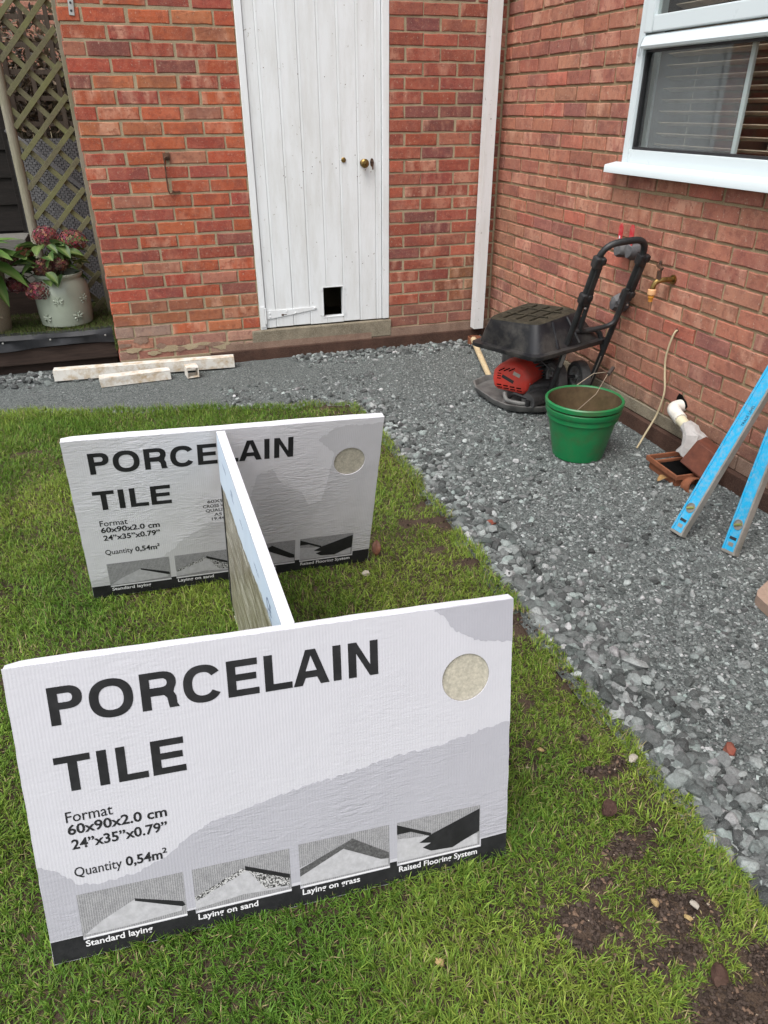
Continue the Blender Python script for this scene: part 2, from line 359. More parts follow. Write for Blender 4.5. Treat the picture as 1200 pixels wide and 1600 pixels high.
M['vial'] = mat_plain('vial', (.22, .24, .08), .3)
M['pinkstone'] = mat_plain('pink_slab', (.30, .215, .165), .85, 0, .15, 60, (.30, .21, .16), .5, 14, .4, .002)
M['card'] = mat_card('carton_white', (.53, .53, .57), wrinkle=.26, flute=.13)
M['card_top'] = mat_card('carton_edge', (.62, .62, .65), wrinkle=.2)
M['card_wet'] = mat_card('carton_damp', (.66, .66, .69), (.57, .57, .585), .6, wrinkle=1.0)
M['print_grey'] = mat_card('print_grey', (.39, .39, .43), wrinkle=.7)
M['print_grey_wet'] = mat_card('print_grey_wet', (.55, .55, .57), (.47, .47, .485), .6, wrinkle=1.0)
M['ink'] = mat_plain('black_ink', (.012, .012, .014), .6, 0, .2, 40, (.10, .10, .105), .10, 26, .1)
M['inkfade'] = mat_plain('faded_ink', (.05, .05, .052), .65, 0, .25, 40, (.22, .22, .22), .45, 20, .1)
M['whiteink'] = mat_plain('white_print', (.72, .72, .74), .6, var=.04)
M['blueprint'] = mat_plain('blue_tint_card', (.52, .62, .74), .5, 0, .05, 10, (.60, .66, .74), .4, 6, .1)
M['blueink'] = mat_plain('blue_ink', (.09, .13, .24), .6)
M['tile'] = mat_plain('porcelain_tile', (.47, .44, .36), .35, 0, .22, 170, (.30, .285, .235), .8, 90, .12, .0008, .5)
M['wrap'] = mat_streak_film()
M['tan'] = mat_plain('bare_card', (.42, .34, .25), .8)
M['fines'] = mat_fines()
M['soil'] = mat_soil('lawn_soil', (.058, .040, .031), (.095, .067, .048), (.15, .115, .082))
M['earth'] = mat_soil('far_ground', (.07, .08, .035), (.09, .085, .045), (.12, .11, .07))
M['grass'] = mat_attr('grass_blades', .55, .28, 0, .3)
M['stones'] = mat_attr('gravel_stones', .82, 0, 170, .3, .6)
M['leafmat'] = mat_attr('leaf', .45, .2, 0, .4)
M['petal'] = mat_attr('petals', .7, .15, 0, .2)
M['crumbs'] = mat_attr('soil_crumb', .95, 0, 0, .1)
M['clod'] = mat_plain('earth_clod', (.075, .043, .035), .95, 0, .3, 60, (.13, .085, .06), .5, 20, .8, .004, .1)
M['redchip'] = mat_plain('brick_chip', (.20, .06, .042), .9, 0, .3, 60, (.26, .14, .10), .5, 20, .6, .003, .1)
M['palechip'] = mat_plain('pale_chip', (.36, .33, .28), .85, 0, .2, 60, (.35, .31, .26), .5, 20, .5, .003, .2)
M['yellowchip'] = mat_plain('flint_chip', (.33, .24, .11), .8, 0, .25, 60, (.3, .2, .1), .5, 20, .5, .003, .2)
M['deadleaf'] = mat_plain('dead_leaf', (.26, .155, .06), .7, 0, .35, 30, (.12, .07, .03), .6, 20, .4, .002)
M['brownleaf'] = mat_plain('brown_leaf', (.16, .065, .035), .6, 0, .35, 30, (.08, .04, .03), .6, 20, .4, .002)
M['bark'] = mat_wood('stem', (.06, .05, .03), (.10, .085, .05))

# ------------------------------------------------------------------ noise for layouts
def vnoise(x, y, s, seed=0):
    x = np.asarray(x)*s; y = np.asarray(y)*s; xi = np.floor(x).astype(np.int64); yi = np.floor(y).astype(np.int64); fx = x-xi; fy = y-yi
    fx = fx*fx*(3-2*fx); fy = fy*fy*(3-2*fy)
    def h(a, b):
        n = (a*374761393 + b*668265263 + seed*974634777) & 0xffffffff; n = ((n ^ (n >> 13))*1274126177) & 0xffffffff
        return ((n ^ (n >> 16)) & 0xffff)/65535.0
    return (h(xi, yi)*(1-fx)+h(xi+1, yi)*fx)*(1-fy) + (h(xi, yi+1)*(1-fx)+h(xi+1, yi+1)*fx)*fy
def fbm(x, y, s, seed=0, o=4): return sum(vnoise(x, y, s*2**k, seed+k)*.5**k for k in range(o))/sum(.5**k for k in range(o))

# ------------------------------------------------------------------ GROUND
def lawn_back(x): return np.where(x > -1.28, -1.05, -1.05 + (-1.28-x)*.16) + (vnoise(x, x*0, 9, 3)-.5)*.05
def lawn_right(y): return -1.285 + (vnoise(y, y*0, 7, 5)-.5)*.035 + (vnoise(y, y*0, 28, 6)-.5)*.02
def lawn_z(x, y): return .022 - .035*(x+2.2) + .012*(y+3.85) + (fbm(x, y, 3, 8)-.5)*.016
def in_lawn(x, y, m=0.0): return (x < lawn_right(y)-m) & (y < lawn_back(x)-m)
def gravel_z(x, y):
    e = np.clip(1-np.minimum(np.abs(x-lawn_right(y)), 3)/.14, 0, 1)*(y < -1.0)
    return (fbm(x, y, 2.2, 20)-.5)*.022 - .018*e + (fbm(x, y, 14, 24)-.5)*.008

g = MB().bb((-40, -40, -.30), (40, 40, -.08)); tag(g.build('ground', M['earth']), 'earth beyond the garden', 'ground', kind='structure')

def grid_sheet(name, mat, x0, x1, y0, y1, step, keep, zf, label, cat, kind):
    nx = int((x1-x0)/step)+1; ny = int((y1-y0)/step)+1
    X, Y = np.meshgrid(np.linspace(x0, x1, nx), np.linspace(y0, y1, ny)); Z = zf(X, Y)
    idx = np.arange(nx*ny).reshape(ny, nx); cx = (X[:-1, :-1]+X[1:, 1:])/2; cy = (Y[:-1, :-1]+Y[1:, 1:])/2; k = keep(cx, cy)
    f = np.stack([idx[:-1, :-1][k], idx[:-1, 1:][k], idx[1:, 1:][k], idx[1:, :-1][k]], 1)
    used = np.unique(f); re = -np.ones(nx*ny, dtype=np.int64); re[used] = np.arange(len(used))
    V = np.stack([X.ravel(), Y.ravel(), Z.ravel()], 1)[used]; f = re[f]
    me = bpy.data.meshes.new(name); me.from_pydata(V.tolist(), [], f.tolist()); me.update(); me.polygons.foreach_set('use_smooth', [True]*len(f)); me.materials.append(mat)
    return tag(link(name, me), label, cat, kind=kind)
grid_sheet('gravel_path', M['fines'], -4.6, -0.012, -6.4, .62, .03, lambda x, y: ~in_lawn(x, y, .06) & ((y < -.004) | (x < -2.545)), gravel_z, 'compacted grey crushed stone path along both walls', 'path', 'structure')
PATCH = [(-1.40, -2.42, .11, .035), (-1.32, -2.47, .07, .03), (-1.50, -4.085, .055, .045), (-1.455, -4.10, .05, .04), (-1.52, -4.30, .090, .055), (-1.43, -4.36, .09, .05), (-1.40, -3.705, .055, .028),
         (-1.41, -3.595, .025, .018), (-1.70, -4.045, .035, .035), (-1.665, -4.085, .03, .02), (-1.33, -3.13, .05, .07), (-1.515, -3.93, .03, .02), (-1.59, -4.01, .035, .02), (-1.478, -3.443, .03, .018), (-1.46, -3.93, .05, .025), (-1.60, -3.68, .02, .012),
         (-1.39, -4.24, .05, .045), (-1.90, -.94, .10, .035), (-1.41, -1.10, .10, .03), (-2.95, -1.36, .05, .03), (-1.55, -4.17, .05, .03), (-1.33, -3.40, .04, .03), (-1.36, -2.28, .05, .02), (-1.45, -2.62, .03, .02), (-1.37, -2.75, .05, .025), (-1.62, -4.15, .03, .02)]
def bare(x, y):
    b = np.zeros_like(np.asarray(x, dtype=float)); wx = x + (fbm(x, y, 18, 40)-.5)*.12; wy = y + (fbm(x, y, 18, 44)-.5)*.10
    for (px, py, rx, ry) in PATCH: b = np.maximum(b, 1.15-np.sqrt(((wx-px)/rx)**2+((wy-py)/ry)**2)*.9)
    return np.clip(b*2.2, 0, 1)
grid_sheet('lawn', M['soil'], -4.6, -1.2, -6.4, -.4, .03, lambda x, y: in_lawn(x, y, .01), lambda x, y: np.where(in_lawn(x, y, .035), lawn_z(x, y) + bare(x, y)*(.010+(fbm(x, y, 26, 50)-.5)*.03), -.055), 'patchy soil of the mown lawn', 'lawn', 'structure')

def fast_mesh(name, V, F, C, mat, label, cat, kind, smooth=False):
    """V (n,3), F list of (m,k) arrays; C (n,3) vertex colours"""
    me = bpy.data.meshes.new(name); me.vertices.add(len(V)); me.vertices.foreach_set('co', V.astype(np.float32).ravel())
    loops = np.concatenate([f.ravel() for f in F]); tot = np.concatenate([np.full(len(f), f.shape[1]) for f in F]); st = np.concatenate([[0], np.cumsum(tot)[:-1]])
    me.loops.add(len(loops)); me.loops.foreach_set('vertex_index', loops.astype(np.int32)); me.polygons.add(len(tot))
    me.polygons.foreach_set('loop_start', st.astype(np.int32)); me.polygons.foreach_set('loop_total', tot.astype(np.int32))
    me.update(calc_edges=True); me.polygons.foreach_set('use_smooth', [smooth]*len(tot))
    if C is not None:
        at = me.color_attributes.new('Col', 'FLOAT_COLOR', 'POINT'); at.data.foreach_set('color', np.concatenate([C, np.ones((len(C), 1))], 1).astype(np.float32).ravel())
    me.materials.append(mat); me.validate(); return tag(link(name, me), label, cat, kind=kind)

def blades(x, y, z, L, wd, lean, az, C, curl=.6):
    """five-vertex blades"""
    n = len(x); d = np.stack([np.cos(az), np.sin(az), np.zeros(n)], 1); s = np.stack([-np.sin(az), np.cos(az), np.zeros(n)], 1); base = np.stack([x, y, z], 1)
    p1 = base + d*(L*.5*np.sin(lean*.6))[:, None]; p1[:, 2] += L*.5*np.cos(lean*.6)
    l2 = lean*(1+curl*.6); p2 = p1 + d*(L*.5*np.sin(l2))[:, None]; p2[:, 2] += L*.5*np.cos(l2); h = (wd/2)[:, None]
    tw = rng.normal(0, .5, n); s = s*np.cos(tw)[:, None] + d*np.sin(tw)[:, None]
    V = np.stack([base-s*h, base+s*h, p1-s*h*.85, p1+s*h*.85, p2], 1).reshape(-1, 3); i = np.arange(n)*5
    return V, [np.stack([i, i+1, i+3, i+2], 1), np.stack([i+2, i+3, i+4], 1)], np.repeat(C, 5, 0)
def make_grass():
    parts = []
    for (x0, x1, y0, y1, dens) in [(-3.35, -1.25, -4.75, -3.0, 62000), (-3.6, -1.25, -3.0, -.55, 36000), (-3.95, -3.35, -4.9, -.4, 24000), (-4.6, -3.95, -4.9, -.4, 12000), (-3.35, -1.25, -5.9, -4.75, 9000)]:
        n = int((x1-x0)*(y1-y0)*dens); parts.append(np.stack([rng.uniform(x0, x1, n), rng.uniform(y0, y1, n)], 1))
    P = np.concatenate(parts); x, y = P[:, 0], P[:, 1]
    # tufts: pull blades towards random centres
    k = rng.random(len(x)) < .55; cell = .028; cx = (np.floor(x/cell)+vnoise(np.floor(x/cell), np.floor(y/cell), 1.0, 71))*cell; cy = (np.floor(y/cell)+vnoise(np.floor(x/cell), np.floor(y/cell), 1.0, 72))*cell
    x = np.where(k, x+(cx-x)*.6, x); y = np.where(k, y+(cy-y)*.6, y)
    b = bare(x, y); thin = fbm(x, y, 5, 60); thin2 = fbm(x, y, 1.6, 64); edge = np.clip((x+2.1)/.8, 0, 1)
    keep = in_lawn(x, y, .0) & (rng.random(len(x)) > b*.985) & (rng.random(len(x)) > np.clip((thin-.50)*2.4, 0, .62)*(.25+.75*edge))
    x, y, b, thin, thin2, edge = (a[keep] for a in (x, y, b, thin, thin2, edge)); n = len(x)
    z = lawn_z(x, y)-.003; lush = np.clip((.56-fbm(x, y, 4, 80))*5, 0, 1)
    L = (.017+.020*rng.random(n)**1.4)*(1+.50*lush)*(1-.35*b)*(1-.12*edge); wd = rng.uniform(.0016, .0034, n)
    lean = np.abs(rng.normal(.80, .38, n)); flow = fbm(x, y, 6, 90)*9; az = flow + rng.normal(0, 1.5, n)
    yel = np.clip(fbm(x, y, 2.6, 95)*1.3-.35+.30*edge+rng.normal(0, .22, n), 0, 1)
    c1 = np.array([.098, .205, .026]); c2 = np.array([.285, .355, .060]); C = c1 + (c2-c1)*yel[:, None]
    dead = rng.random(n) < (.055+.05*edge+.18*np.clip(b*2+thin-.45, 0, 1)*(.3+edge)); C[dead] = np.array([.34, .28, .14])*rng.uniform(.6, 1.15, (dead.sum(), 1))
    C *= rng.uniform(.62, 1.38, (n, 1)); V, F, Cc = blades(x, y, z, L, wd, lean, az, C)
    fast_mesh('grass', V, F, Cc, M['grass'], 'short green lawn grass with thin and yellowing patches', 'grass', 'stuff')
make_grass()

# stones: squashed icosahedra
bm = bmesh.new(); bmesh.ops.create_icosphere(bm, subdivisions=1, radius=1); ICO = np.array([v.co[:] for v in bm.verts]); ICF = np.array([[v.index for v in f.verts] for f in bm.faces]); bm.free()
bm = bmesh.new(); bmesh.ops.create_icosphere(bm, subdivisions=2, radius=1); ICO2 = np.array([v.co[:] for v in bm.verts]); ICF2 = np.array([[v.index for v in f.verts] for f in bm.faces]); bm.free()
def stones(x, y, z, r, C, flat=.75, jit=.33, big=False):
    ICO, ICF = (ICO2, ICF2) if big else (globals()['ICO'], globals()['ICF'])
    n = len(x); V = ICO[None]*(1+rng.uniform(-jit, jit, (n, len(ICO), 1)))
    if big:        # convex crushed stone: cut by random planes
        N = rng.normal(size=(n, 8, 3)); N /= np.linalg.norm(N, axis=2)[:, :, None]; d = rng.uniform(.45, .95, (n, 8)); dt = np.einsum('nkc,vc->nkv', N, ICO)
        V = ICO[None]*np.minimum(1.25, np.where(dt > .05, d[:, :, None]/np.maximum(dt, .05), 9).min(1))[:, :, None]*(1+rng.uniform(-.03, .03, (n, len(ICO), 1)))
    pass
    sc = np.stack([rng.uniform(.8, 1.45, n), rng.uniform(.65, 1.05, n), rng.uniform(flat*.7, flat*1.25, n)], 1)*r[:, None]; V = V*sc[:, None, :]
    a = rng.uniform(0, 6.283, n); tx = rng.normal(0, .55, n); ca, sa, ct, st_ = np.cos(a), np.sin(a), np.cos(tx), np.sin(tx)
    X = V[:, :, 0]; Y = V[:, :, 1]*ct[:, None]-V[:, :, 2]*st_[:, None]; Z = V[:, :, 1]*st_[:, None]+V[:, :, 2]*ct[:, None]
    V = np.stack([X*ca[:, None]-Y*sa[:, None]+x[:, None], X*sa[:, None]+Y*ca[:, None]+y[:, None], Z+z[:, None]], 2).reshape(-1, 3)
    F = (ICF[None]+(np.arange(n)*len(ICO))[:, None, None]).reshape(-1, 3); return V, [F], np.repeat(C, len(ICO), 0)
def make_gravel():
    P, Rr = [], []
    # fine chips everywhere
    for (x0, x1, y0, y1, dens, r0, r1) in [(-1.35, -.01, -4.75, -2.2, 7000, .003, .0070), (-1.35, -.01, -2.2, -.01, 5600, .0028, .006), (-3.4, -1.35, -1.05, .1, 3000, .0022, .004)]:
        n = int((x1-x0)*(y1-y0)*dens); P.append(np.stack([rng.uniform(x0, x1, n), rng.uniform(y0, y1, n)], 1)); Rr.append(r0+(r1-r0)*rng.random(n)**2.2)
    n = 1500; P.append(np.stack([rng.uniform(-1.35, -.02, n), rng.uniform(-4.75, -1.2, n)], 1)); Rr.append(.006+.009*rng.random(n)**2.5)
    n = 4000; yy = -2.2-2.75*rng.random(n)**.75; xx = -1.29+1.2*rng.random(n)**2.0; P.append(np.stack([xx, yy], 1)); Rr.append((.0060+.0085*rng.random(n)**1.9)*(1-.30*np.clip((xx+1.29)/1.2, 0, 1)))
    n = 1800; P.append(np.stack([-1.29+.9*rng.random(n)**1.5, rng.uniform(-2.4, -1.0, n)], 1)); Rr.append(.005+.008*rng.random(n)**2)
    # coarse band along the lawn edge and against the back wall
    n = 3000; yy = rng.uniform(-4.75, -.95, n); P.append(np.stack([lawn_right(yy)+np.abs(rng.normal(0, .075, n))+.006, yy], 1)); Rr.append(.007+.014*rng.random(n)**1.6)
    n = 420; yy = rng.uniform(-4.75, -2.6, n); P.append(np.stack([lawn_right(yy)+np.abs(rng.normal(0, .075, n))+.012, yy], 1)); Rr.append(.015+.014*rng.random(n)**2.0)
    n = 900; P.append(np.stack([rng.uniform(-1.45, -.02, n), -.02-np.abs(rng.normal(0, .10, n))], 1)); Rr.append(.006+.014*rng.random(n)**2)
    n = 500; P.append(np.stack([rng.uniform(-3.4, -2.5, n), .12-np.abs(rng.normal(0, .09, n))], 1)); Rr.append(.008+.018*rng.random(n)**2)
    n = 500; P.append(np.stack([rng.uniform(-2.0, -1.0, n), rng.uniform(-1.05, -.5, n)], 1)); Rr.append(.005+.010*rng.random(n)**2)
    P = np.concatenate(P); r = np.concatenate(Rr); x, y = P[:, 0], P[:, 1]; k = ~in_lawn(x, y, .004) & (x < -.012) & ((y < -.008) | (x < -2.56)); x, y, r = x[k], y[k], r[k]; n = len(x)
    comp = np.clip(fbm(x, y, 1.8, 33)*1.6-.5, 0, 1); z = gravel_z(x, y) + r*rng.uniform(-.28, .30, n) - comp*r*.15 + np.where(r > .0095, r*rng.uniform(0, .45, n), 0)
    base = .07+.34*rng.random(n)**1.5; tint = rng.normal(0, .012, n)
    C = np.stack([base*(.95-tint*2), base*(1.03+tint), base*1.0], 1)*1.06; br = rng.random(n) < .12; C[br] *= 1.65; dk = rng.random(n) < .20; C[dk] *= .45; sm_ = r < .0125; C[sm_] *= 1.15
    C = np.clip(C, .02, .62); q = r > .0095; A = stones(x[~q], y[~q], z[~q], r[~q], C[~q]); B = stones(x[q], y[q], z[q], r[q]*1.08, C[q], big=True)
    V = np.concatenate([A[0], B[0]]); F = [np.concatenate([A[1][0], B[1][0]+len(A[0])])]; Cc = np.concatenate([A[2], B[2]]); fast_mesh('gravel', V, F, Cc, M['stones'], 'loose angular grey-green stone chippings', 'gravel', 'stuff')
make_gravel()
def make_crumbs():
    n = 60000; x = rng.uniform(-3.3, -1.28, n); y = rng.uniform(-4.6, -.75, n); m_ = 90000; x = np.concatenate([x, rng.uniform(-1.85, -1.28, m_)]); y = np.concatenate([y, rng.uniform(-4.6, -3.5, m_)]); n += m_; k = in_lawn(x, y, .01) & (rng.random(n) < bare(x, y)*.9+.012); x, y = x[k], y[k]; n = len(x)
    r = .0010+.0050*rng.random(n)**5; C = np.array([.050, .037, .030])*rng.uniform(.45, 1.6, (n, 1)); q = rng.random(n); C[q < .005] = [.36, .30, .23]; C[(q > .05) & (q < .12)] = [.15, .10, .07]
    z = lawn_z(x, y)+bare(x, y)*(.010+(fbm(x, y, 26, 50)-.5)*.03)+r*.2; V, F, Cc = stones(x, y, z, r, C); fast_mesh('soil_crumbs', V, F, Cc, M['crumbs'], 'loose crumbs of brown soil on the bare patches', 'soil', 'stuff')
make_crumbs()

# ------------------------------------------------------------------ BRICKWORK
BL, BH, BD = .215, .065, .07
def brick_mesh(L, H=BH, seed=0, D=BD):
    """front face towards local -Y, centred; worn outline"""
    r = random.Random(seed); nx = max(2, int(round(L/.043))); hx, hz = L/2, H/2
    ring = [(-hx+L*i/nx, -hz) for i in range(nx)] + [(hx, -hz), (hx, 0)] + [(hx-L*i/nx, hz) for i in range(nx)] + [(-hx, hz), (-hx, 0)]
    outer = [(x+r.gauss(0, .0009), z+r.gauss(0, .0009)) for x, z in ring]; n = len(ring); inn = .0034
    inner = [(x*(1-inn/hx)+r.gauss(0, .0008), z*(1-inn/hz)+r.gauss(0, .0007)) for x, z in outer]
    v = [(x, r.gauss(0, .0005), z) for x, z in inner] + [(x, .0026+abs(r.gauss(0, .0009)), z) for x, z in outer] + [(x, D, z) for x, z in outer]
    f = [tuple(range(n))] + [(n+i, n+(i+1) % n, (i+1) % n, i) for i in range(n)] + [(2*n+i, 2*n+(i+1) % n, n+(i+1) % n, n+i) for i in range(n)]
    return v, f
_bm = {}
def brick_data(L, H, var):
    key = (round(L, 3), round(H, 3), var)
    if key not in _bm:
        v, f = brick_mesh(key[0], key[1], hash(key) % 9973); me = bpy.data.meshes.new('brick'); me.from_pydata(v, [], f); me.update(); me.materials.append(M['brick']); _bm[key] = me
    return _bm[key]
PAL_A = [((.395, .092, .040), 6), ((.36, .076, .036), 6), ((.315, .062, .038), 4), ((.28, .060, .043), 3), ((.21, .066, .054), 1.5), ((.40, .130, .058), 2.5), ((.34, .13, .085), 1.5)]
PAL_B = [((.315, .080, .047), 5), ((.285, .072, .045), 5), ((.25, .062, .043), 3), ((.32, .100, .062), 3), ((.20, .062, .052), 1.5), ((.355, .082, .045), 2)]
PAL_C = [((.36, .142, .094), 6), ((.34, .130, .088), 5), ((.31, .114, .082), 3), ((.385, .165, .110), 2.5), ((.27, .102, .082), 1.5), ((.39, .120, .080), 1.5)]
def pick(pal):
    c = random.choices([p[0] for p in pal], [p[1] for p in pal])[0]; k = random.uniform(.86, 1.14); return tuple(x*k*random.uniform(.96, 1.04) for x in c)
def lay(parent, axis, panels, rows, joint_z, phase, pal, colfn=None, root_loc=(0, 0, 0), stuff=None, sign=1):
    """axis 'x': wall face at y=0 looking -Y; axis 'y': face at x=0 looking -X. panels(z)->list of (a,b) intervals"""
    for j in rows:
        z1 = joint_z-.075*j; zc = z1-.0375
        for (a, b) in panels(zc):
            p = phase(j); k0 = math.floor((a-p)/.225)-1; s = p+k0*.225
            while s < b:
                lo, hi = max(s+.005, a if a > s else s+.005), min(s+.22, b)
                if hi-lo > .028:
                    L = round((hi-lo)/.01)*.01 if hi-lo < .2 else BL; L = min(L, hi-lo); c = (lo+hi)/2
                    if L >= .2: c += random.uniform(-.002, .002); L = BL - random.choice([0, .004, .008])
                    pos = (c, 0, zc) if axis == 'x' else (0, c, zc); prd = random.gauss(0, .0012); u, vv = to_px(*pos); col = pick(pal)
                    if colfn: col = colfn(col, c, zc, j)
                    seen = -30 < u < 1230 and -20 < vv < 1620
                    H = BH - random.choice([0, .002, .004])
                    if seen:
                        o = bpy.data.objects.new('brick', brick_data(L, H, random.randrange(4))); COL.objects.link(o); o.parent = parent
                        loc = (c, prd, zc + random.uniform(-.0012, .0012)) if axis == 'x' else (prd, c, zc+random.uniform(-.0012, .0012))
                        o.location = [loc[i]-root_loc[i] for i in range(3)]; o.rotation_euler = (random.gauss(0, .004), random.gauss(0, .0035), (0 if axis == 'x' else -math.pi/2)+random.gauss(0, .003)); o.color = (*col, 1)
                    elif stuff is not None:
                        v, f = brick_mesh(L, H, random.randrange(999)); rm = rotz(0 if axis == 'x' else -math.pi/2); stuff.add([rm @ Vector(q)+Vector(pos) for q in v], f)
                s += .225

JZ = 1.935
DX0, DX1, DZ0, DZ1 = -1.637, -.752, .199, 2.19      # door opening
out_root = empty('brick_outhouse', (-1.27, 0, 0), 'red brick outhouse with a white boarded door facing the garden', 'building')
mw = MB()
mw.bb((-2.532, .0045, -.05), (DX0, .20, 2.62)); mw.bb((DX1, .0045, -.05), (.1195, .20, 2.62)); mw.bb((DX0+.0004, .0045, DZ1), (DX1-.0004, .20, 2.62)); mw.bb((DX0+.0004, .03, -.05), (DX1-.0004, .20, .12))
mw.bb((-2.532, .2004, -.05), (-2.43, 1.3, 2.62)); mw.bb((-2.4296, 1.2, -.05), (.0595, 1.3, 2.62)); mw.bb((.01, .2004, -.05), (.0595, 1.1996, 2.62)); mw.bb((-2.4296, .2004, -.05), (.0096, 1.1996, .02))
owall = mw.build('wall', M['mortar_back'], out_root)
def out_panels(z):
    if z > DZ1: return [(-2.538, -.004)]
    return [(-2.538, DX0-.003)] + [(DX1+.004, -.004)]
def phase_out(j): return (-2.426 if j % 2 == 0 else -2.426+.1125)
def phase_out_r(j): return (-.651 if j % 2 == 0 else -.651+.1125)
def col_left(c, x, z, j):
    if j >= 23: k = random.uniform(.45, .95); t = random.choice([(.27, .19, .15), (.31, .235, .185), (.22, .14, .11)]); return tuple(a*(1-k)+b*k for a, b in zip(c, t))
    if j == 22 and x < -2.2: return (.26, .18, .145)
    if j in (20, 21) and random.random() < .7: return tuple(a*.45+b*.55 for a, b in zip(c, (.20, .105, .055)))
    return c
def col_right(c, x, z, j):
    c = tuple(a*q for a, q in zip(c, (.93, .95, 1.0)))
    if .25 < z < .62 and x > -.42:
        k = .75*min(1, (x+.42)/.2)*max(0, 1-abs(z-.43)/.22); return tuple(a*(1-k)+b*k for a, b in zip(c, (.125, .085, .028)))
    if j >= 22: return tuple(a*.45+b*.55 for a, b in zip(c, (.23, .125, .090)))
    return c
stf = MB(); RL = (-1.27, 0, 0)
lay(owall, 'x', lambda z: [p for p in out_panels(z) if p[0] < -2], range(-9, 25), JZ, phase_out, PAL_A, col_left, RL, stf)
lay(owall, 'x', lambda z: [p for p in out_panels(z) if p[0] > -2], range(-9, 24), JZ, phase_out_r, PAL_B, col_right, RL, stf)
for j in range(-9, 25):      # return wall of the outhouse, seen only from further left
    z = JZ-.075*j-.0375
    for k in range(6): v, f = brick_mesh(BL, BH, j*7+k); rm = rotz(-math.pi/2); stf.add([rm @ Vector(q)+Vector((-2.540, .115+.225*k+(.1125 if j % 2 else 0), z)) for q in v], f)
so = stf.build('brickwork', M['brick'], out_root, kind='stuff'); so.color = (.30, .07, .045, 1)
MB().bb((-2.62, -.06, 2.621), (-.034, 1.4, 2.72)).bb((-.0338, .012, 2.621), (.0595, 1.4, 2.70)).build('added_roof', M['concrete'], out_root)  # unseen slab, added to shut daylight out so the interior stays black
# skim coat and footing at the base
mb = MB().bb((DX1-.12, -.010, .078), (-.003, .006, .134)); mb.build('render_band', M['render'], out_root)
mb = MB().bb((-2.535, -.004, .062), (DX0-.07, .0065, .078)); mb.build('render_band', M['mortar_back'], out_root)
mb = MB().bb((-1.98, -.022, -.06), (-.003, .006, .0775), .006); mb.build('footing', M['footing'], out_root)
mb = MB().bb((DX0-.06, -.014, .083), (DX1+.015, .029, .196), .008); mb.build('threshold', M['concrete'], out_root)
mb = MB().bb((DX0-.24, -.0125, .0785), (DX1-.13, -.0142, .121)); mb.build('threshold_course', M['render'], out_root)

r_ = random.Random(12)
for k in range(15):
    cx_ = -2.50+.055*k+r_.uniform(-.02, .02); cz_ = .085+r_.uniform(0, .13)*(1-k/22); rx_, rz_ = r_.uniform(.03, .075), r_.uniform(.010, .026); n_ = 18
    MB().prism([(max(-2.534+.0004*i, cx_+rx_*math.cos(2*math.pi*i/n_)*r_.uniform(.65, 1.15)), max(.064, cz_+rz_*math.sin(2*math.pi*i/n_)*r_.uniform(.6, 1.2))) for i in range(n_)], .0035, rotx(math.pi/2), (0, -.0012+.0002*k, 0)).build('mortar_smear', M['mortar_back'] if k % 2 else M['render'], out_root)
# ---- door
fr = MB(); fr.bb((DX0, -.004, .197), (DX0+.040, .07, DZ1), .003); fr.bb((DX1-.045, -.004, .205), (DX1, .07, DZ1), .003); fr.bb((DX0+.0405, -.004, DZ1-.05), (DX1-.0455, .07, DZ1), .003)
fr.build('door_frame', M['door'], out_root)
HX0, HX1, HZ0, HZ1 = -1.206, -1.073, .247, .437
lf = MB(); x0, x1, z0, z1 = DX0+.043, DX1-.048, .206, DZ1-.053
lf.bb((x0, .0125, z0), (HX0, .05, z1)); lf.bb((HX1, .0125, z0), (x1, .05, z1)); lf.bb((HX0+.0003, .0125, HZ1), (HX1-.0003, .05, z1)); lf.bb((HX0+.0003, .0125, z0), (HX1-.0003, .05, HZ0))
door = lf.build('door', M['door'], out_root, 'white painted boarded door with a square black cat hole'); door.location = (0, 0, 0)
edges = [x0, x0+.064] + [x0+.064+.115*k for k in range(1, 7)] + [x1]
DRL = Vector(RL)
def door_part(mb, name, mat):
    o = mb.build(name, mat, None); me = o.data; me.transform(Matrix.Translation(-DRL)); o.parent = door; return o
for a, b in zip(edges[:-1], edges[1:]):
    mb = MB(); a2, b2 = a+.0008, b-.0008; yj = .006+random.uniform(-.0010, .0010); y2 = .0120
    rmx = rotx(math.pi/2); zb_ = z0+random.uniform(-.002, .003)
    if b2 < HX0 or a2 > HX1: mb.bb((a2, yj, zb_), (b2, y2, z1), .0022); mb.bb((a2+.009, yj-.0014, z0+.004), (a2+.013, yj+.002, z1))
    elif a2 < HX0: mb.prism([(a2, z0), (b2, z0), (b2, HZ0), (HX0, HZ0), (HX0, HZ1), (b2, HZ1), (b2, z1), (a2, z1)], y2-yj, rmx, (0, y2, 0)); mb.bb((a2+.009, yj-.0014, z0+.004), (a2+.013, yj+.002, z1))
    else: mb.prism([(a2, z0), (b2, z0), (b2, z1), (a2, z1), (a2, HZ1), (HX1, HZ1), (HX1, HZ0), (a2, HZ0)], y2-yj, rmx, (0, y2, 0)); mb.bb((a2+.009, yj-.0014, HZ1+.02), (a2+.013, yj+.002, z1))
    door_part(mb, 'plank', M['door'])
mb = MB()
for (a, b, c, d) in [(HX0-.008, HX1+.008, HZ1+.0005, HZ1+.006), (HX0-.008, HX1+.008, HZ0-.006, HZ0-.0005), (HX0-.008, HX0-.0005, HZ0, HZ1), (HX1+.0005, HX1+.008, HZ0, HZ1)]: mb.bb((a, .0035, c), (b, .0075, d))
for zz in (HZ1-.012, HZ0+.012):
    for xx in (HX0-.012, HX1+.012): mb.bb((xx-.008, .001, zz-.004), (xx+.008, .0022, zz+.004))
door_part(mb, 'hatch_trim', M['door'])
mb = MB(); kx, kz = -.918, 1.172; ry = rotx(math.pi/2)
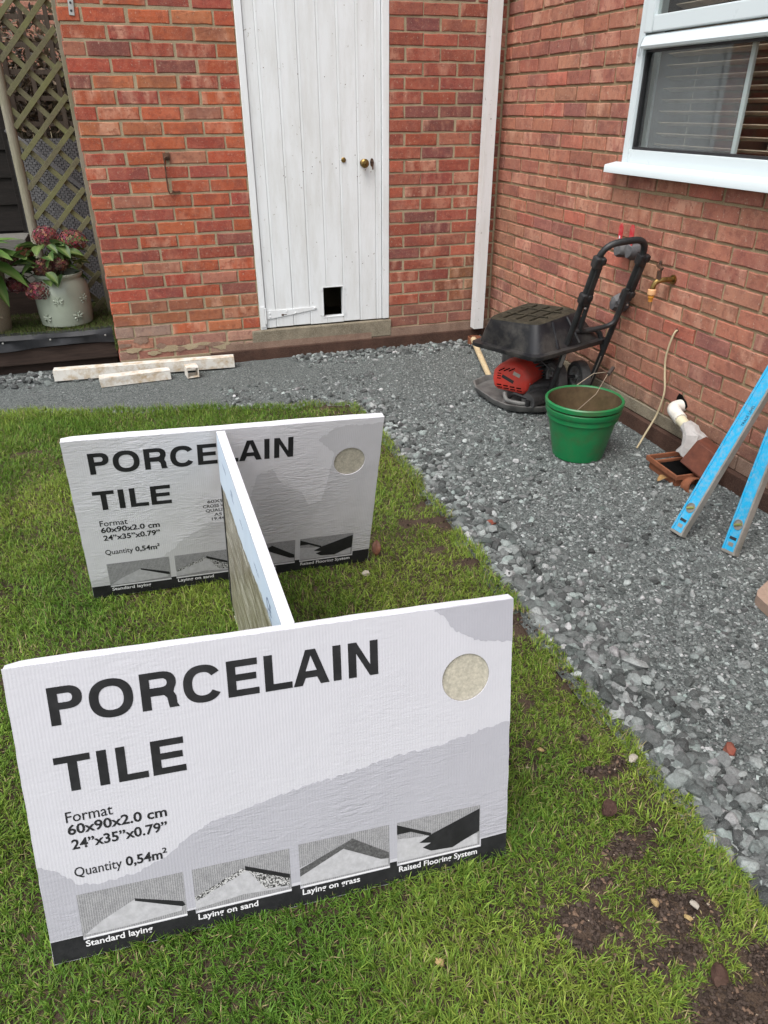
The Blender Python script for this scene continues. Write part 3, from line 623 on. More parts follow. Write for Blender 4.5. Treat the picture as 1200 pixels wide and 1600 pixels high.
mb.lathe([(.001, 0), (.022, 0), (.022, .004), (.010, .007), (.009, .018), (.018, .024), (.026, .034), (.026, .042), (.019, .050), (.001, .053)], (kx, .006, kz), 20, ry); door_part(mb, 'knob', M['brass'])
mb = MB(); mb.lathe([(.001, 0), (.015, 0), (.015, .004), (.011, .009), (.001, .010)], (-1.044, .006, 1.192), 16, ry); door_part(mb, 'lock_cylinder', M['brass'])
mb = MB(); mb.prism([(.012*math.cos(t)*1.0, .024*math.sin(t)) for t in np.linspace(0, 6.28, 15)[:-1]], .004, ry, (-.862, .006, 1.174)); mb.lathe([(.001, 0), (.006, 0), (.006, .02), (.001, .022)], (-.862, .004, 1.180), 10, ry); mb.bb((-.866, -.016, 1.135), (-.858, -.012, 1.175)); door_part(mb, 'keyhole_plate', M['rust'])
mb = MB(); rm = rotx(math.pi/2); mb.prism([(-1.594, .262), (-1.594, .318), (-1.50, .316), (-1.262, .318), (-1.255, .311), (-1.262, .304), (-1.50, .272)], .006, rm, (0, .0055, 0))
for (sx, sz) in [(-1.57, .30), (-1.57, .276), (-1.46, .305), (-1.40, .292), (-1.27, .311)]: mb.lathe([(.001, 0), (.006, 0), (.004, .0035), (.001, .004)], (sx, -.0006, sz), 8, ry)
mb.tube([(-1.599, -.004, .235), (-1.599, -.004, .335)], .007, 8); mb.bb((-1.635, -.0105, .215), (-1.606, -.0045, .345)); door_part(mb, 'strap_hinge', M['door'])
mb = MB(); mb.bb((-1.4935, -.0015, .278), (-1.478, -.0006, .289)); mb.bb((-1.482, -.0016, .283), (-1.460, -.0007, .287)); door_part(mb, 'bolt_scar', M['rust'])
mb = MB()
for k in range(26): q = (random.uniform(x0+.08, x1-.02), random.choice([.30, 1.17, 1.17, .62, 1.62])+random.gauss(0, .03)); mb.lathe([(.0005, 0), (.0028, 0), (.0005, .0012)], (q[0], .0052, q[1]), 6, ry)
door_part(mb, 'nail_heads', M['rust'])['kind'] = 'stuff'

# ---- house wall with the window
WY0, WY1, WZ0, WZ1 = -2.92, -1.368, 1.205, 2.22
house = empty('brick_house', (0, -2.6, 0), 'red brick house wall with a white plastic window on the right', 'building')
mw = MB(); T = .12
mw.bb((.009, WY1, -.06), (T, .0, 3.0)); mw.bb((.009, -6.6, -.06), (T, WY0, 3.0)); mw.bb((.009, WY0+.0004, -.06), (T, WY1-.0004, WZ0)); mw.bb((.009, WY0+.0004, WZ1), (T, WY1-.0004, 3.0))
hwall = mw.build('wall', M['mortar_side'], house)
def house_panels(z):
    if WZ0-.02 < z < WZ1: return [(-6.58, WY0-.004), (WY1+.004, -.012)]
    return [(-6.58, -.012)]
def phase_h(j): return (-.086 if j % 2 == 0 else -.086-.1125)
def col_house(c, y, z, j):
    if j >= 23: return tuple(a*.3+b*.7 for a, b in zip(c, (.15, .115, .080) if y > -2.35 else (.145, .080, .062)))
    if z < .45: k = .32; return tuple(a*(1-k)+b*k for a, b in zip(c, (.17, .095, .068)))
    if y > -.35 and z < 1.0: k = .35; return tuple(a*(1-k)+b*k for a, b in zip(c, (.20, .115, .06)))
    if 1.55 < -y < 1.72 and .55 < z < .86: return tuple(a*.6+b*.4 for a, b in zip(c, (.20, .14, .06)))
    return c
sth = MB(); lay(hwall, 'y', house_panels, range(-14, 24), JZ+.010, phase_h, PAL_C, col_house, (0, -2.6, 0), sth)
so = sth.build('brickwork', M['brick'], house, kind='stuff'); so.color = (.27, .08, .055, 1)
MB().bb((-.006, -2.30, .085), (.0085, -.012, .146), .003).build('concrete_course', M['concrete'], house)
mb = MB()
for k in range(16):
    y1 = -2.304-.2255*k
    if y1 > -5.9: mb.bb((-.003, y1-.219, .083), (.0085, y1, .146), .002)
mb.build('plinth_course', M['render'], house)
MB().bb((-.030, -6.6, -.06), (.0085, -.024, .080), .006).build('footing', M['footing'], house)

# window: outer frame, top opening sash, lower light, sill
wm = MB(); fx = -.006; fb = .06
wm.bb((fx, WY1-.052, WZ0+.028), (fb, WY1-.004, WZ1), .004); wm.bb((fx, WY0+.004, WZ0+.028), (fb, WY0+.052, WZ1), .004)
wm.bb((fx+.001, WY0+.0525, WZ0+.028), (fb-.001, WY1-.0525, WZ0+.088), .004); wm.bb((fx+.001, WY0+.0525, 1.700), (fb-.001, WY1-.0525, 1.755), .004); wm.bb((fx+.001, WY0+.0525, WZ1-.05), (fb-.001, WY1-.0525, WZ1), .004)
win = wm.build('window', M['upvc'], house, 'white plastic casement window with blinds inside')
HL = Vector((0, -2.6, 0))
def win_part(mb, name, mat):
    o = mb.build(name, mat, None); o.data.transform(Matrix.Translation(-HL)); o.parent = win; return o
mb = MB(); a, b = WY0+.050, WY1-.054; zb, zt = 1.762, WZ1-.02
mb.bb((-.020, b-.062, zb), (.02, b, zt), .006); mb.bb((-.020, a, zb), (.02, a+.062, zt), .006); mb.bb((-.0195, a+.0625, zb), (.0195, b-.0625, zb+.064), .006); mb.bb((-.0195, a+.0625, zt-.062), (.0195, b-.0625, zt), .006)
win_part(mb, 'top_sash', M['upvc'])
mb = MB(); mb.prism([(0, 1.756), (-.012, 1.748), (-.026, 1.712), (-.020, 1.702), (0, 1.705)], WY1-WY0-.150, Matrix(((1, 0, 0), (0, 0, 1), (0, 1, 0))), (fx+.0005, WY0+.085, 0)); win_part(mb, 'drip_bar', M['upvc'])
mb = MB(); mb.tube(arc_pts([(-.014, WY1-.066, 1.757), (-.018, WY1-.058, 1.745), (-.020, WY1-.040, 1.700), (-.016, WY1-.034, 1.676)], .02), .0045, 8); win_part(mb, 'drip_bar_end', M['upvc'])
gy0, gy1 = WY0+.0530, WY1-.0530
mb = MB(); gz0, gz1 = WZ0+.0885, 1.6995
for (a, b, c, d) in [(gy1-.012, gy1-.001, gz0, gz1), (gy0+.001, gy0+.012, gz0, gz1), (gy0+.0125, gy1-.0125, gz0, gz0+.010), (gy0+.0125, gy1-.0125, gz1-.010, gz1)]: mb.bb((.010, a, c), (.05, b, d))
win_part(mb, 'seal', M['seal'])
mb = MB(); mb.bb((.022, gy0+.003, gz0+.003), (.026, gy1-.003, gz1-.003)); win_part(mb, 'pane', M['glass'])
mb = MB(); mb.bb((-.002, WY0+.114, zb+.0655), (.002, WY1-.118, zt-.064)); win_part(mb, 'pane', M['glass'])
mb = MB(); mb.bb((.068, -2.047, gz0-.01), (.082, -2.024, gz1+.02), .002); win_part(mb, 'screen_bar', M['upvc'])
mb = MB(); n = 44; ys = np.linspace(-2.024, WY1-.052, n)
vs = []; 
for i, yy in enumerate(ys): xx = .070+(.010 if i % 2 else 0); vs += [(xx, yy, gz0-.01), (xx, yy, gz1+.02)]
mb.add(vs, [(2*i, 2*i+2, 2*i+3, 2*i+1) for i in range(n-1)]); win_part(mb, 'fly_screen', M['screen'])
mb = MB(); mb.prism([(.0, 1.236), (-.062, 1.224), (-.066, 1.218), (-.066, 1.190), (-.058, 1.188), (-.056, 1.202), (.0, 1.207)], WY1-WY0+.09, Matrix(((1, 0, 0), (0, 0, 1), (0, 1, 0))), (-.001, WY0-.045, 0)); win_part(mb, 'sill', M['upvc'])
# room behind
mb = MB(); rx0, rx1, ry0, ry1, rz0, rz1 = .121, 2.6, -3.6, -.6, .3, 2.6
for a, b in [((rx1, ry0, rz0), (rx1+.05, ry1, rz1)), ((rx0, ry0-.05, rz0), (rx1, ry0, rz1)), ((rx0, ry1, rz0), (rx1, ry1+.05, rz1)), ((rx0, ry0, rz0-.05), (rx1, ry1, rz0)), ((rx0, ry0, rz1), (rx1, ry1, rz1+.05))]: mb.bb(a, b)
mb.build('room', M['roomwall'], house)
mb = MB(); mb.bb((.121, WY0-.05, WZ0-.035), (.30, WY1+.05, WZ0+.018)); mb.build('inner_sill', M['upvc'], house)
mb = MB(); mb.bb((.0605, WY1-.018, WZ0+.02), (.1205, WY1-.0005, WZ1-.001)); mb.build('reveal', M['upvc'], house)
bl = empty('venetian_blind', (.17, -2.1, 1.2), 'brown slatted blind hanging inside the window', 'blind')
for k in range(20):
    z = 1.262+.0465*k; MB().box((.150, -2.15, z), (.048, 1.44, .004), roty(R(16))).build('slat', M['slat_room'], bl)
MB().tube([(.165, -2.12, 1.23), (.165, -2.12, 2.2)], .0015, 5).build('cord', M['slat_room'], bl); MB().tube([(.165, -1.60, 1.23), (.165, -1.60, 2.2)], .0015, 5).build('cord', M['slat_room'], bl)
dv = empty('dried_flowers', (.27, -2.45, 1.225), 'dried flower stems behind the blind on the window sill', 'flowers'); mb = MB()
for k in range(16): a = k*2.4; mb.tube([(.27, -2.45, 1.32), (.27+.03*math.cos(a), -2.45+.05*math.sin(a), 1.42), (.27+.05*math.cos(a), -2.45+.10*math.sin(a), 1.50+.03*math.sin(k*3))], [.002, .002, .012], 6)
mb.build('stems', M['palechip'], dv); MB().lathe([(.001, 0), (.035, 0), (.045, .06), (.03, .11)], (.27, -2.45, 1.224), 14).build('vase', M['slat_room'], dv)

# ------------------------------------------------------------------ fixtures on the walls
dp = empty('downpipe', (-.112, -.08, .09), 'peeling white square downpipe running down the corner of the walls', 'downpipe')
mb = MB(); px0, px1, py0, py1 = -.148, -.080, -.098, -.030; t_ = .004
for a, b in [((px0, py0, .10), (px1, py0+t_, 2.62)), ((px0, py1-t_, .10), (px1, py1, 2.62)), ((px0, py0+t_, .10), (px0+t_, py1-t_, 2.62)), ((px1-t_, py0+t_, .10), (px1, py1-t_, 2.62))]: mb.bb(a, b)
mb.build('pipe', M['pipe_paint'], dp)
for zz in (2.25,): MB().bb((px0-.006, py0-.003, zz), (px1+.006, -.001, zz+.028), .002).build('bracket', M['pipe_paint'], dp)
mb = MB(); mb.lathe([(.040, 0), (.048, .004), (.048, .05), (.040, .052), (.036, .03)], (-.150, -.115, .0), 18); tag(mb.build('clay_collar', M['terra']), 'clay drain collar at the foot of the white downpipe', 'drain')
hk = empty('iron_hook', (-2.092, 0, 1.14), 'rusty iron stay hook hanging on the brick wall left of the door', 'hook')
mb = MB(); mb.bb((-2.112, -.006, 1.212), (-2.072, .004, 1.252), .003); mb.lathe([(.001, 0), (.012, 0), (.012, .016), (.001, .018)], (-2.092, -.004, 1.232), 10, rotx(math.pi/2)); mb.build('plate', M['rust'], hk)
MB().tube(arc_pts([(-2.092, -.020, 1.232), (-2.107, -.022, 1.225), (-2.108, -.016, 1.06), (-2.100, -.014, 1.035), (-2.085, -.016, 1.04), (-2.082, -.016, 1.055)], .012), .0042, 8).build('stay', M['rust'], hk)
MB().bb((-2.085, -.006, 1.042), (-2.040, .004, 1.050)).build('catch', M['terra_dark'], hk)
br = empty('metal_bracket_strip', (-2.465, -.003, 1.96), 'perforated zinc bracket strip screwed to the brick corner', 'bracket')
mb = MB(); rr = roty(R(4)); mb.box((-2.461, -.004, 1.985), (.027, .003, .19), rr, .0008); mb.build('strip', M['zinc'], br)
mb = MB()
for k in range(5): z = 1.910+.034*k; x = -2.467+(z-1.985)*.07+.006; mb.lathe([(.0005, 0), (.006, 0), (.006, .0012), (.0005, .0014)], (x-.001, -.0055, z), 8, rotx(math.pi/2))
mb.build('holes', M['seal'], br)
# two lever valves
for i, (yy, zz) in enumerate([(-1.535, .865), (-1.625, .870)]):
    lab = ['grey lagged valve with red lever, nearer the downpipe of the pair', 'grey lagged valve with red lever, nearer the brass tap of the pair'][i]
    t = empty('lever_valve', (-.03, yy, zz), lab, 'valve', 'lever valves above the folding handle')
    mb = MB(); mb.lathe([(.001, -.075), (.03, -.072), (.040, -.05), (.043, -.02), (.036, .0), (.001, .004)], (0.0, yy, zz-.01), 14, roty(R(90)), lambda a, z: .12*math.sin(3*a+i)+.07*math.sin(5*a)); mb.build('lagging', M['lagging'], t)
    mb = MB(); lv = [(-.014, 0), (.014, 0), (.016, .075), (.011, .092), (0, .098), (-.011, .092), (-.016, .075)]
    mb.prism(lv, .004, Matrix(((0, 0, 1), (1, 0, 0), (0, 1, 0))), (-.066, yy, zz+.012)); mb.build('lever', M['redlever'], t)
    mb = MB(); mb.bb((-.0675, yy-.004, zz+.04), (-.0662, yy+.005, zz+.053)); mb.build('lever_mark', M['whiteink'], t)
t = empty('pipe_lagging', (-.03, -1.585, .60), 'lumpy grey lagged stopcock low on the wall behind the folding handle', 'stopcock')
mb = MB(); mb.lathe([(.001, -.085), (.028, -.08), (.040, -.05), (.047, -.02), (.040, .0), (.001, .004)], (0, -1.575, .60), 12, roty(R(90)), lambda a, z: .22*math.sin(2*a+1)+.1*math.sin(5*a)); mb.build('lagging', M['lagging'], t)
MB().box((-.05, -1.625, .635), (.05, .028, .075), rotx(R(20)), .008).build('strap', M['lagging'], t)
# brass garden tap
t = empty('garden_tap', (-.05, -1.89, .76), 'brass garden tap with orange hose connector on the brick wall', 'tap')
mb = MB(); mb.tube(arc_pts([(.004, -1.905, .775), (-.05, -1.895, .775), (-.085, -1.885, .765), (-.092, -1.882, .735)], .03), 0.012, 10); mb.lathe([(.001, 0), (.021, 0), (.021, .006), (.001, .006)], (-.002, -1.905, .775), 14, roty(R(-90))); mb.build('body', M['brass'], t)
mb = MB(); mb.tube([(-.070, -1.889, .77), (-.075, -1.889, .815)], .011, 10); mb.box((-.076, -1.889, .832), (.012, .046, .016), rotx(.3), .004); mb.box((-.076, -1.889, .845), (.010, .012, .03), None, .003); mb.build('handle', M['rust'], t)
MB().lathe([(.001, 0), (.019, 0), (.020, .004), (.019, .022), (.015, .026)], (-.092, -1.882, .708), 14).build('connector_nut', M['peach'], t)
MB().lathe([(.004, 0), (.010, 0), (.011, .014), (.014, .018), (.014, .030), (.001, .03)], (-.092, -1.882, .676), 12).build('hose_nozzle', M['orange'], t)
# cable
pts = [(.012, -1.996, .560), (-.012, -1.996, .556), (-.020, -1.985, .50), (-.020, -1.974, .423), (-.017, -1.985, .35), (-.018, -2.007, .275), (-.022, -2.004, .20), (-.034, -1.995, .13), (-.085, -2.01, .062), (-.13, -2.035, .022), (-.155, -2.05, .008)]
sm = [Vector(pts[0])]
for i in range(len(pts)-1):
    p0, p1, p2, p3 = (Vector(pts[max(0, min(len(pts)-1, k))]) for k in (i-1, i, i+1, i+2))
    for q in range(1, 5): tt = q/4; sm.append(.5*((2*p1)+(p2-p0)*tt+(2*p0-5*p1+4*p2-p3)*tt*tt+(3*p1-p0-3*p2+p3)*tt**3))
c = empty('cream_cable', (-.02, -1.99, .0), 'cream cable hanging from a hole in the brick wall', 'cable'); MB().tube(sm, .0048, 8).build('cable', M['cable'], c)
MB().lathe([(.001, 0), (.013, 0), (.010, .003), (.001, .004)], (-.001, -1.996, .562), 10, roty(R(-90)), lambda a, z: .25*math.sin(3*a)).build('hole_plug', M['terra_dark'], c)

# ------------------------------------------------------------------ waste pipe, gully, loose brick
wp = empty('waste_pipe', (-.05, -2.15, .24), 'cream waste pipe with white elbow and foil tape over the drain', 'pipe')
MB().tube(arc_pts([(.03, -2.120, .236), (-.062, -2.128, .236), (-.080, -2.225, .214)], .05, 7), .030, 16).build('elbow', M['pvcwhite'], wp)
MB().tube([(-.076, -2.185, .222), (-.086, -2.30, .194)], .0245, 16).build('pipe', M['pvc'], wp)
MB().lathe([(.001, 0), (.040, 0), (.036, .004), (.001, .005)], (-.0012, -2.115, .245), 12, roty(R(-90)), lambda a, z: .2*math.sin(3*a)).build('wall_hole', M['black'], wp)
mb = MB(); mb.tube([(-.084, -2.268, .203), (-.086, -2.30, .194), (-.092, -2.335, .172), (-.108, -2.345, .130), (-.126, -2.335, .092)], [.027, .037, .043, .038, .030], 11)
mb.tube([(-.088, -2.32, .185), (-.075, -2.36, .180), (-.062, -2.385, .178)], [.030, .026, .016], 9)
r_ = random.Random(4); mb.v = [(x+r_.uniform(-.006, .006), y+r_.uniform(-.006, .006), z+r_.uniform(-.006, .006)) for x, y, z in mb.v]
mb.build('foil_wrap', M['foil'], wp, auto=12)
gl = empty('drain_gully', (-.13, -2.34, 0), 'square brown clay drain hopper sunk by the house wall', 'drain'); mb = MB(); GM = rotz(R(-3))
def ring_frame(mb, c, w, d, z0, z1, th, rot):
    for (cx, cy, sx, sy) in [(0, d/2-th/2, w, th), (0, -d/2+th/2, w, th), (w/2-th/2, 0, th, d-2*th-.0006), (-w/2+th/2, 0, th, d-2*th-.0006)]: mb.box(Vector(c)+rot @ Vector((cx, cy, (z0+z1)/2)), (sx, sy, z1-z0), rot, .003)
ring_frame(mb, (-.125, -2.345, 0), .225, .235, .034, .058, .009, GM); mb.build('rim', M['terra'], gl)
mb = MB(); ring_frame(mb, (-.125, -2.345, 0), .198, .206, -.04, .0338, .012, GM); mb.build('hopper', M['terra'], gl)
MB().box((-.125, -2.345, .018), (.172, .180, .008), GM).build('hopper_shade', M['black'], gl)  # black sheet stands in for the shade down inside the hopper
mb = MB(); mb.lathe([(.040, 0), (.046, 0), (.046, .05), (.040, .05)], (-.170, -2.46, .0), 16, rotx(R(75))); mb.build('outlet', M['terra'], gl)
lb = MB(); BR = rotz(R(28)) @ rotx(R(24)) @ roty(R(10)); lb.box((-.110, -2.452, .122), (.115, .13, .125), BR, .006); r_ = random.Random(2); lb.v = [(x+r_.uniform(-.003, .003), y+r_.uniform(-.003, .003), z+r_.uniform(-.003, .003)) for x, y, z in lb.v]
lbo = lb.build('loose_brick', M['terra_dark'], None, 'dark half brick propped on the drain hopper', 'brick')

# ------------------------------------------------------------------ spirit levels
def level(name, foot, top, label, roll):
    f0, t0 = Vector(foot), Vector(top); Zv = (t0-f0).normalized(); L = (t0-f0).length
    Xv = Vector((-1, 0, 0)); Xv = (Xv-Zv*Xv.dot(Zv)).normalized(); Xv = Matrix.Rotation(roll, 3, Zv) @ Xv; Yv = Zv.cross(Xv)
    rt_ = empty(name, f0, label, 'spirit level', 'blue spirit levels leaning on the house wall'); Rm = Matrix((Xv, Yv, Zv)).transposed(); rt_.rotation_euler = Rm.to_euler()
    # local: X outward (blue face normal), Y across the width, Z along
    W, T2 = .062, .026
    a = MB(); a.bb((-T2/2+.003, -W/2+.009, .012), (T2/2-.003, W/2-.009, L-.012)); a.build('body', M['blue'], rt_, world=False)
    for s in (-1, 1): MB().bb((-T2/2, s*(W/2-.0085), .010), (T2/2, s*W/2, L-.010), .001).build('edge_rail', M['alu'] if s > 0 else M['blue'], rt_, world=False)
    for z in (0, L-.012): MB().bb((-T2/2-.001, -W/2-.001, z), (T2/2+.001, W/2+.001, z+.0118), .003).build('end_cap', M['alu'], rt_, world=False)
    for z in (.115, L-.115):
        o = MB(); o.lathe([(.017, 0), (.0200, 0), (.0200, .003), (.017, .003)], (T2/2-.003, 0, z), 20, roty(R(90))); o.lathe([(.001, .0006), (.0172, .0006)], (T2/2-.003, 0, z), 20, roty(R(90))); o.build('vial_housing', M['alu'], rt_, world=False)
        MB().tube([(T2/2-.0005, -.013, z-.006), (T2/2-.0005, .013, z+.006)], .005, 8).build('vial', M['vial'], rt_, world=False)
    MB().bb((T2/2-.003, -.016, .055), (T2/2-.0018, .014, .066)).build('maker_plate', M['seal'], rt_, world=False); MB().bb((T2/2-.003, -.012, .030), (T2/2-.0018, .010, .044)).build('maker_plate', M['alu'], rt_, world=False)
    MB().bb((-.010, -W/2-.0005, L*.47), (.010, -W/2+.012, L*.47+.055)).build('top_vial', M['vial'], rt_, world=False)
    return rt_, L, T2, Rm
def txt(name, s, parent, mat, x, z, w, h, y=-.001, bold=0.0, lean=None):
    """flat lettering on a face lying in local XZ, looking along -Y; baseline at z, cap height h, width w"""
    cu = bpy.data.curves.new(name, 'FONT'); cu.body = s; cu.size = 1; cu.offset = bold; cu.resolution_u = 3; cu.dimensions = '2D'; cu.fill_mode = 'BOTH'
    ob = bpy.data.objects.new(name, cu); COL.objects.link(ob); dg = bpy.context.evaluated_depsgraph_get(); me = bpy.data.meshes.new_from_object(ob.evaluated_get(dg)); COL.objects.unlink(ob); bpy.data.objects.remove(ob)
    co = np.empty(len(me.vertices)*3); me.vertices.foreach_get('co', co); co = co.reshape(-1, 3); x0, x1 = co[:, 0].min(), co[:, 0].max()
    cap = .70 ; k = w/(x1-x0); v = np.stack([x+(co[:, 0]-x0)*k, np.full(len(co), y), z+co[:, 1]*h/cap], 1)
    me.vertices.foreach_set('co', v.ravel()); me.update(); me.materials.clear(); me.materials.append(mat); return link(name, me, parent)
lv1, L1, T2, Rm1 = level('spirit_level', (-.498, -2.806, .008), (-.022, -2.745, .93), 'scuffed blue spirit level nearest the drain, leaning on the wall', R(4))
# maker's lettering beside the upper vial on the blue face
tt = txt('lettering', 'TRADE LEVEL', lv1, M['seal'], 0, 0, .085, .012, 0)
tt.data.transform(Matrix(((0, 1, 0, T2/2-.0022), (0, 0, -1, .014), (1, 0, 0, L1*.47-.02), (0, 0, 0, 1))))
lv2, L2, _, _ = level('spirit_level', (-.402, -2.985, .006), (-.020, -2.795, 1.18), 'bright blue spirit level at the right edge of the photo', R(4))

# pink slab corner at the right edge
sl = MB(); sl.prism([(-.536, -3.262), (-.545, -3.275), (-.585, -3.62), (-.16, -3.42), (-.115, -3.055), (-.520, -3.247)], .036, None, (0, 0, .004)); tag(sl.build('paving_slab', M['pinkstone']), 'pinkish stone slab lying on the gravel at the right edge', 'slab')

# ------------------------------------------------------------------ buckets
def bucket(name, c, dz, label, group, inner):
    t = empty(name, (c[0], c[1], 0), label, 'bucket', group); x, y = c
    prof = [(.001, 0), (.112, 0), (.119, .006), (.150, .155), (.158, .195), (.166, .200), (.166, .224), (.172, .226), (.176, .232), (.176, .250), (.172, .254), (.166, .252), (.160, .232), (.150, .19), (.112, .012), (.001, .010)]
    MB().lathe([(r, z+dz) for r, z in prof], (x, y, 0), 40, None, lambda a, z: .012*math.sin(2*a+.6)*(z/.25)).build('pail', M['bucket'], t); return t
BC = (-.462, -2.010)
b1 = bucket('bucket', BC, 0.004, 'outer green builders bucket, its lower rim showing under another', 'nested green buckets', False)
b2 = empty('bucket', (BC[0], BC[1], .05), 'muddy green bucket nested in another, with a wire handle', 'bucket', 'nested green buckets')
x, y = BC; wob = lambda a, z: .012*math.sin(2*a+.6)*(z/.28)
MB().lathe([(.165, .262), (.176, .264), (.181, .268), (.182, .286), (.178, .291), (.171, .290), (.168, .284)], (x, y, 0), 40, None, wob).build('rim', M['bucket'], b2)
MB().lathe([(.1675, .2855), (.160, .24), (.140, .15), (.106, .075), (.06, .07), (.001, .066)], (x, y, 0), 40, None, wob).build('muddy_lining', M['mud'], b2)
ha, hb = Vector((x-.110, y+.142, .272)), Vector((x+.172, y-.055, .276)); tip = Vector((-.285, -1.93, .372))
# wire bail flopped to the wall side
MB().tube([Vector((-.545, -2.075, .255)), Vector((-.40, -2.005, .300)), tip+Vector((-.02, -.01, -.004))], .0022, 6).build('wire_handle', M['wire'], b2)
MB().tube([tip+Vector((-.02, .012, -.004)), Vector((-.33, -1.86, .345)), Vector((-.40, -1.835, .285))], .0022, 6).build('wire_handle', M['wire'], b2)
MB().tube([tip+Vector((-.022, -.016, -.006)), tip+Vector((.022, .016, .012))], .0095, 8).build('grip', M['grip'], b2)
MB().box((x+.178, y-.03, .262), (.02, .03, .022), rotz(-.2), .004).build('handle_lug', M['bucket'], b2)

# ------------------------------------------------------------------ plate compactor
pc = empty('plate_compactor', (-.32, -1.25, 0), 'red engined plate compactor with black folding handle', 'compactor')
outl = [(-.585, -1.10), (-.575, -1.31), (-.545, -1.41), (-.485, -1.465), (-.40, -1.50), (-.20, -1.525), (-.14, -1.50), (-.125, -1.40), (-.13, -.98), (-.18, -.93), (-.44, -.92), (-.55, -.99)]
mb = MB(); cxo, cyo = -.34, -1.21; ring = lambda k, z: [(cxo+(px-cxo)*k, cyo+(py-cyo)*k, z) for px, py in outl]
vs = ring(.86, .004)+ring(.98, .020)+ring(1.02, .052)+ring(.985, .054)+ring(.93, .028); n = len(outl)
mb.add(vs, [tuple(range(n))]+[(k*n+i, k*n+(i+1) % n, (k+1)*n+(i+1) % n, (k+1)*n+i) for k in range(4) for i in range(n)]+[tuple(range(4*n, 5*n))]); mb.build('base_plate', M['steel'], pc, auto=50)
mb = MB(); mb.box((-.30, -1.24, .10), (.26, .36, .11), None, .02); mb.box((-.31, -1.18, .20), (.22, .26, .14), None, .03); mb.box((-.30, -1.40, .085), (.22, .07, .09), None, .02); mb.lathe([(.001, -.06), (.045, -.06), (.05, 0), (.045, .06), (.001, .06)], (-.39, -1.44, .075), 14, rotz(.4) @ roty(math.pi/2))
mb.box((-.27, -1.2, .305), (.16, .2, .07), None, .02); mb.build('engine', M['engine'], pc)
mb = MB(); mb.tube([(-.45, -1.47, .045), (-.45, -1.47, .085)], .014, 8); mb.tube(arc_pts([(-.50, -1.34, .05), (-.49, -1.37, .10), (-.44, -1.46, .09), (-.36, -1.48, .07)], .03), .009, 8); mb.build('hose', M['blackplastic'], pc)
# red recoil cover: bevelled polygon housing facing left / front
cn = Vector((-.80, -.60, 0)).normalized(); cs = Vector((-cn.y, cn.x, 0)); cs = Vector((.60, -.80, 0)).normalized(); cu_ = Vector((0, 0, 1)); CM = Matrix((cs, cu_, cn)).transposed(); cc = Vector((-.465, -1.315, .178))
pl_ = [(-.118, -.030), (-.105, -.072), (-.080, -.088), (.085, -.092), (.112, -.060), (.120, .010), (.085, .062), (.030, .086), (-.030, .082), (-.085, .052), (-.114, .020)]
mb = MB(); n = len(pl_); lay_ = lambda k, d: [CM @ Vector((p[0]*k, p[1]*k, d))+cc for p in pl_]
vs = lay_(1.0, -.13)+lay_(1.0, .0)+lay_(.93, .028)+lay_(.80, .040); mb.add(vs, [tuple(range(n))]+[(k*n+i, k*n+(i+1) % n, (k+1)*n+(i+1) % n, (k+1)*n+i) for k in range(3) for i in range(n)]+[tuple(range(3*n, 4*n))])
rc = mb.build('recoil_cover', M['redplastic'], pc, auto=40)
def cov(mb, name, mat): o = mb.build(name, mat, None); o.data.transform(Matrix.Translation(-Vector((-.32, -1.25, 0)))); o.parent = rc; return o
mb = MB()
def cbar(mb, x, z, w, h, ang, d=.0405, t=.003): mb.box(CM @ Vector((x, z, d))+cc, (w, h, t), CM @ rotz(ang))
for k in range(4): cbar(mb, -.065+.04*k, -.052, .028, .006, .05); cbar(mb, -.060+.04*k, -.066, .030, .005, .05)
for k in range(3): cbar(mb, -.055+.030*k, .036+.004*k, .040, .006, .55)
for k in range(3): cbar(mb, -.068, .012-.014*k, .022, .004, .05)
cov(mb, 'vent_slots', M['black'])['kind'] = 'stuff'
mb = MB(); cbar(mb, -.015, -.012, .075, .018, -.35); cov(mb, 'maker_badge', M['blackplastic'])
mb = MB(); cbar(mb, .036, .022, .042, .020, -.30); cov(mb, 'warning_label', M['palechip'])
mb = MB(); mb.lathe([(.001, 0), (.007, 0), (.007, .012), (.001, .014)], CM @ Vector((.105, -.02, .012))+cc, 8, CM); cov(mb, 'bolt', M['chrome'])
mb = MB()
for k in range(6): mb.box((-.275, -1.325, .17+.019*k), (.17, .05, .006), None)
mb.build('cooling_fins', M['engine'], pc, kind='stuff')
MB().tube(arc_pts([(-.34, -1.20, .30), (-.36, -1.42, .28), (-.31, -1.50, .22), (-.305, -1.53, .32)], .05), .005, 7).build('throttle_cable', M['blackplastic'], pc)
for (bx, by) in ((-.50, -1.30), (-.47, -1.40), (-.36, -1.47), (-.22, -1.49)): MB().lathe([(.001, 0), (.011, 0), (.011, .010), (.001, .010)], (bx, by, .028), 6).build('plate_bolt', M['chrome'], pc)
MB().tube(arc_pts([(-.52, -1.33, .09), (-.53, -1.37, .06), (-.46, -1.44, .055), (-.38, -1.46, .06)], .03), .012, 8).build('drain_hose', M['steel'], pc)
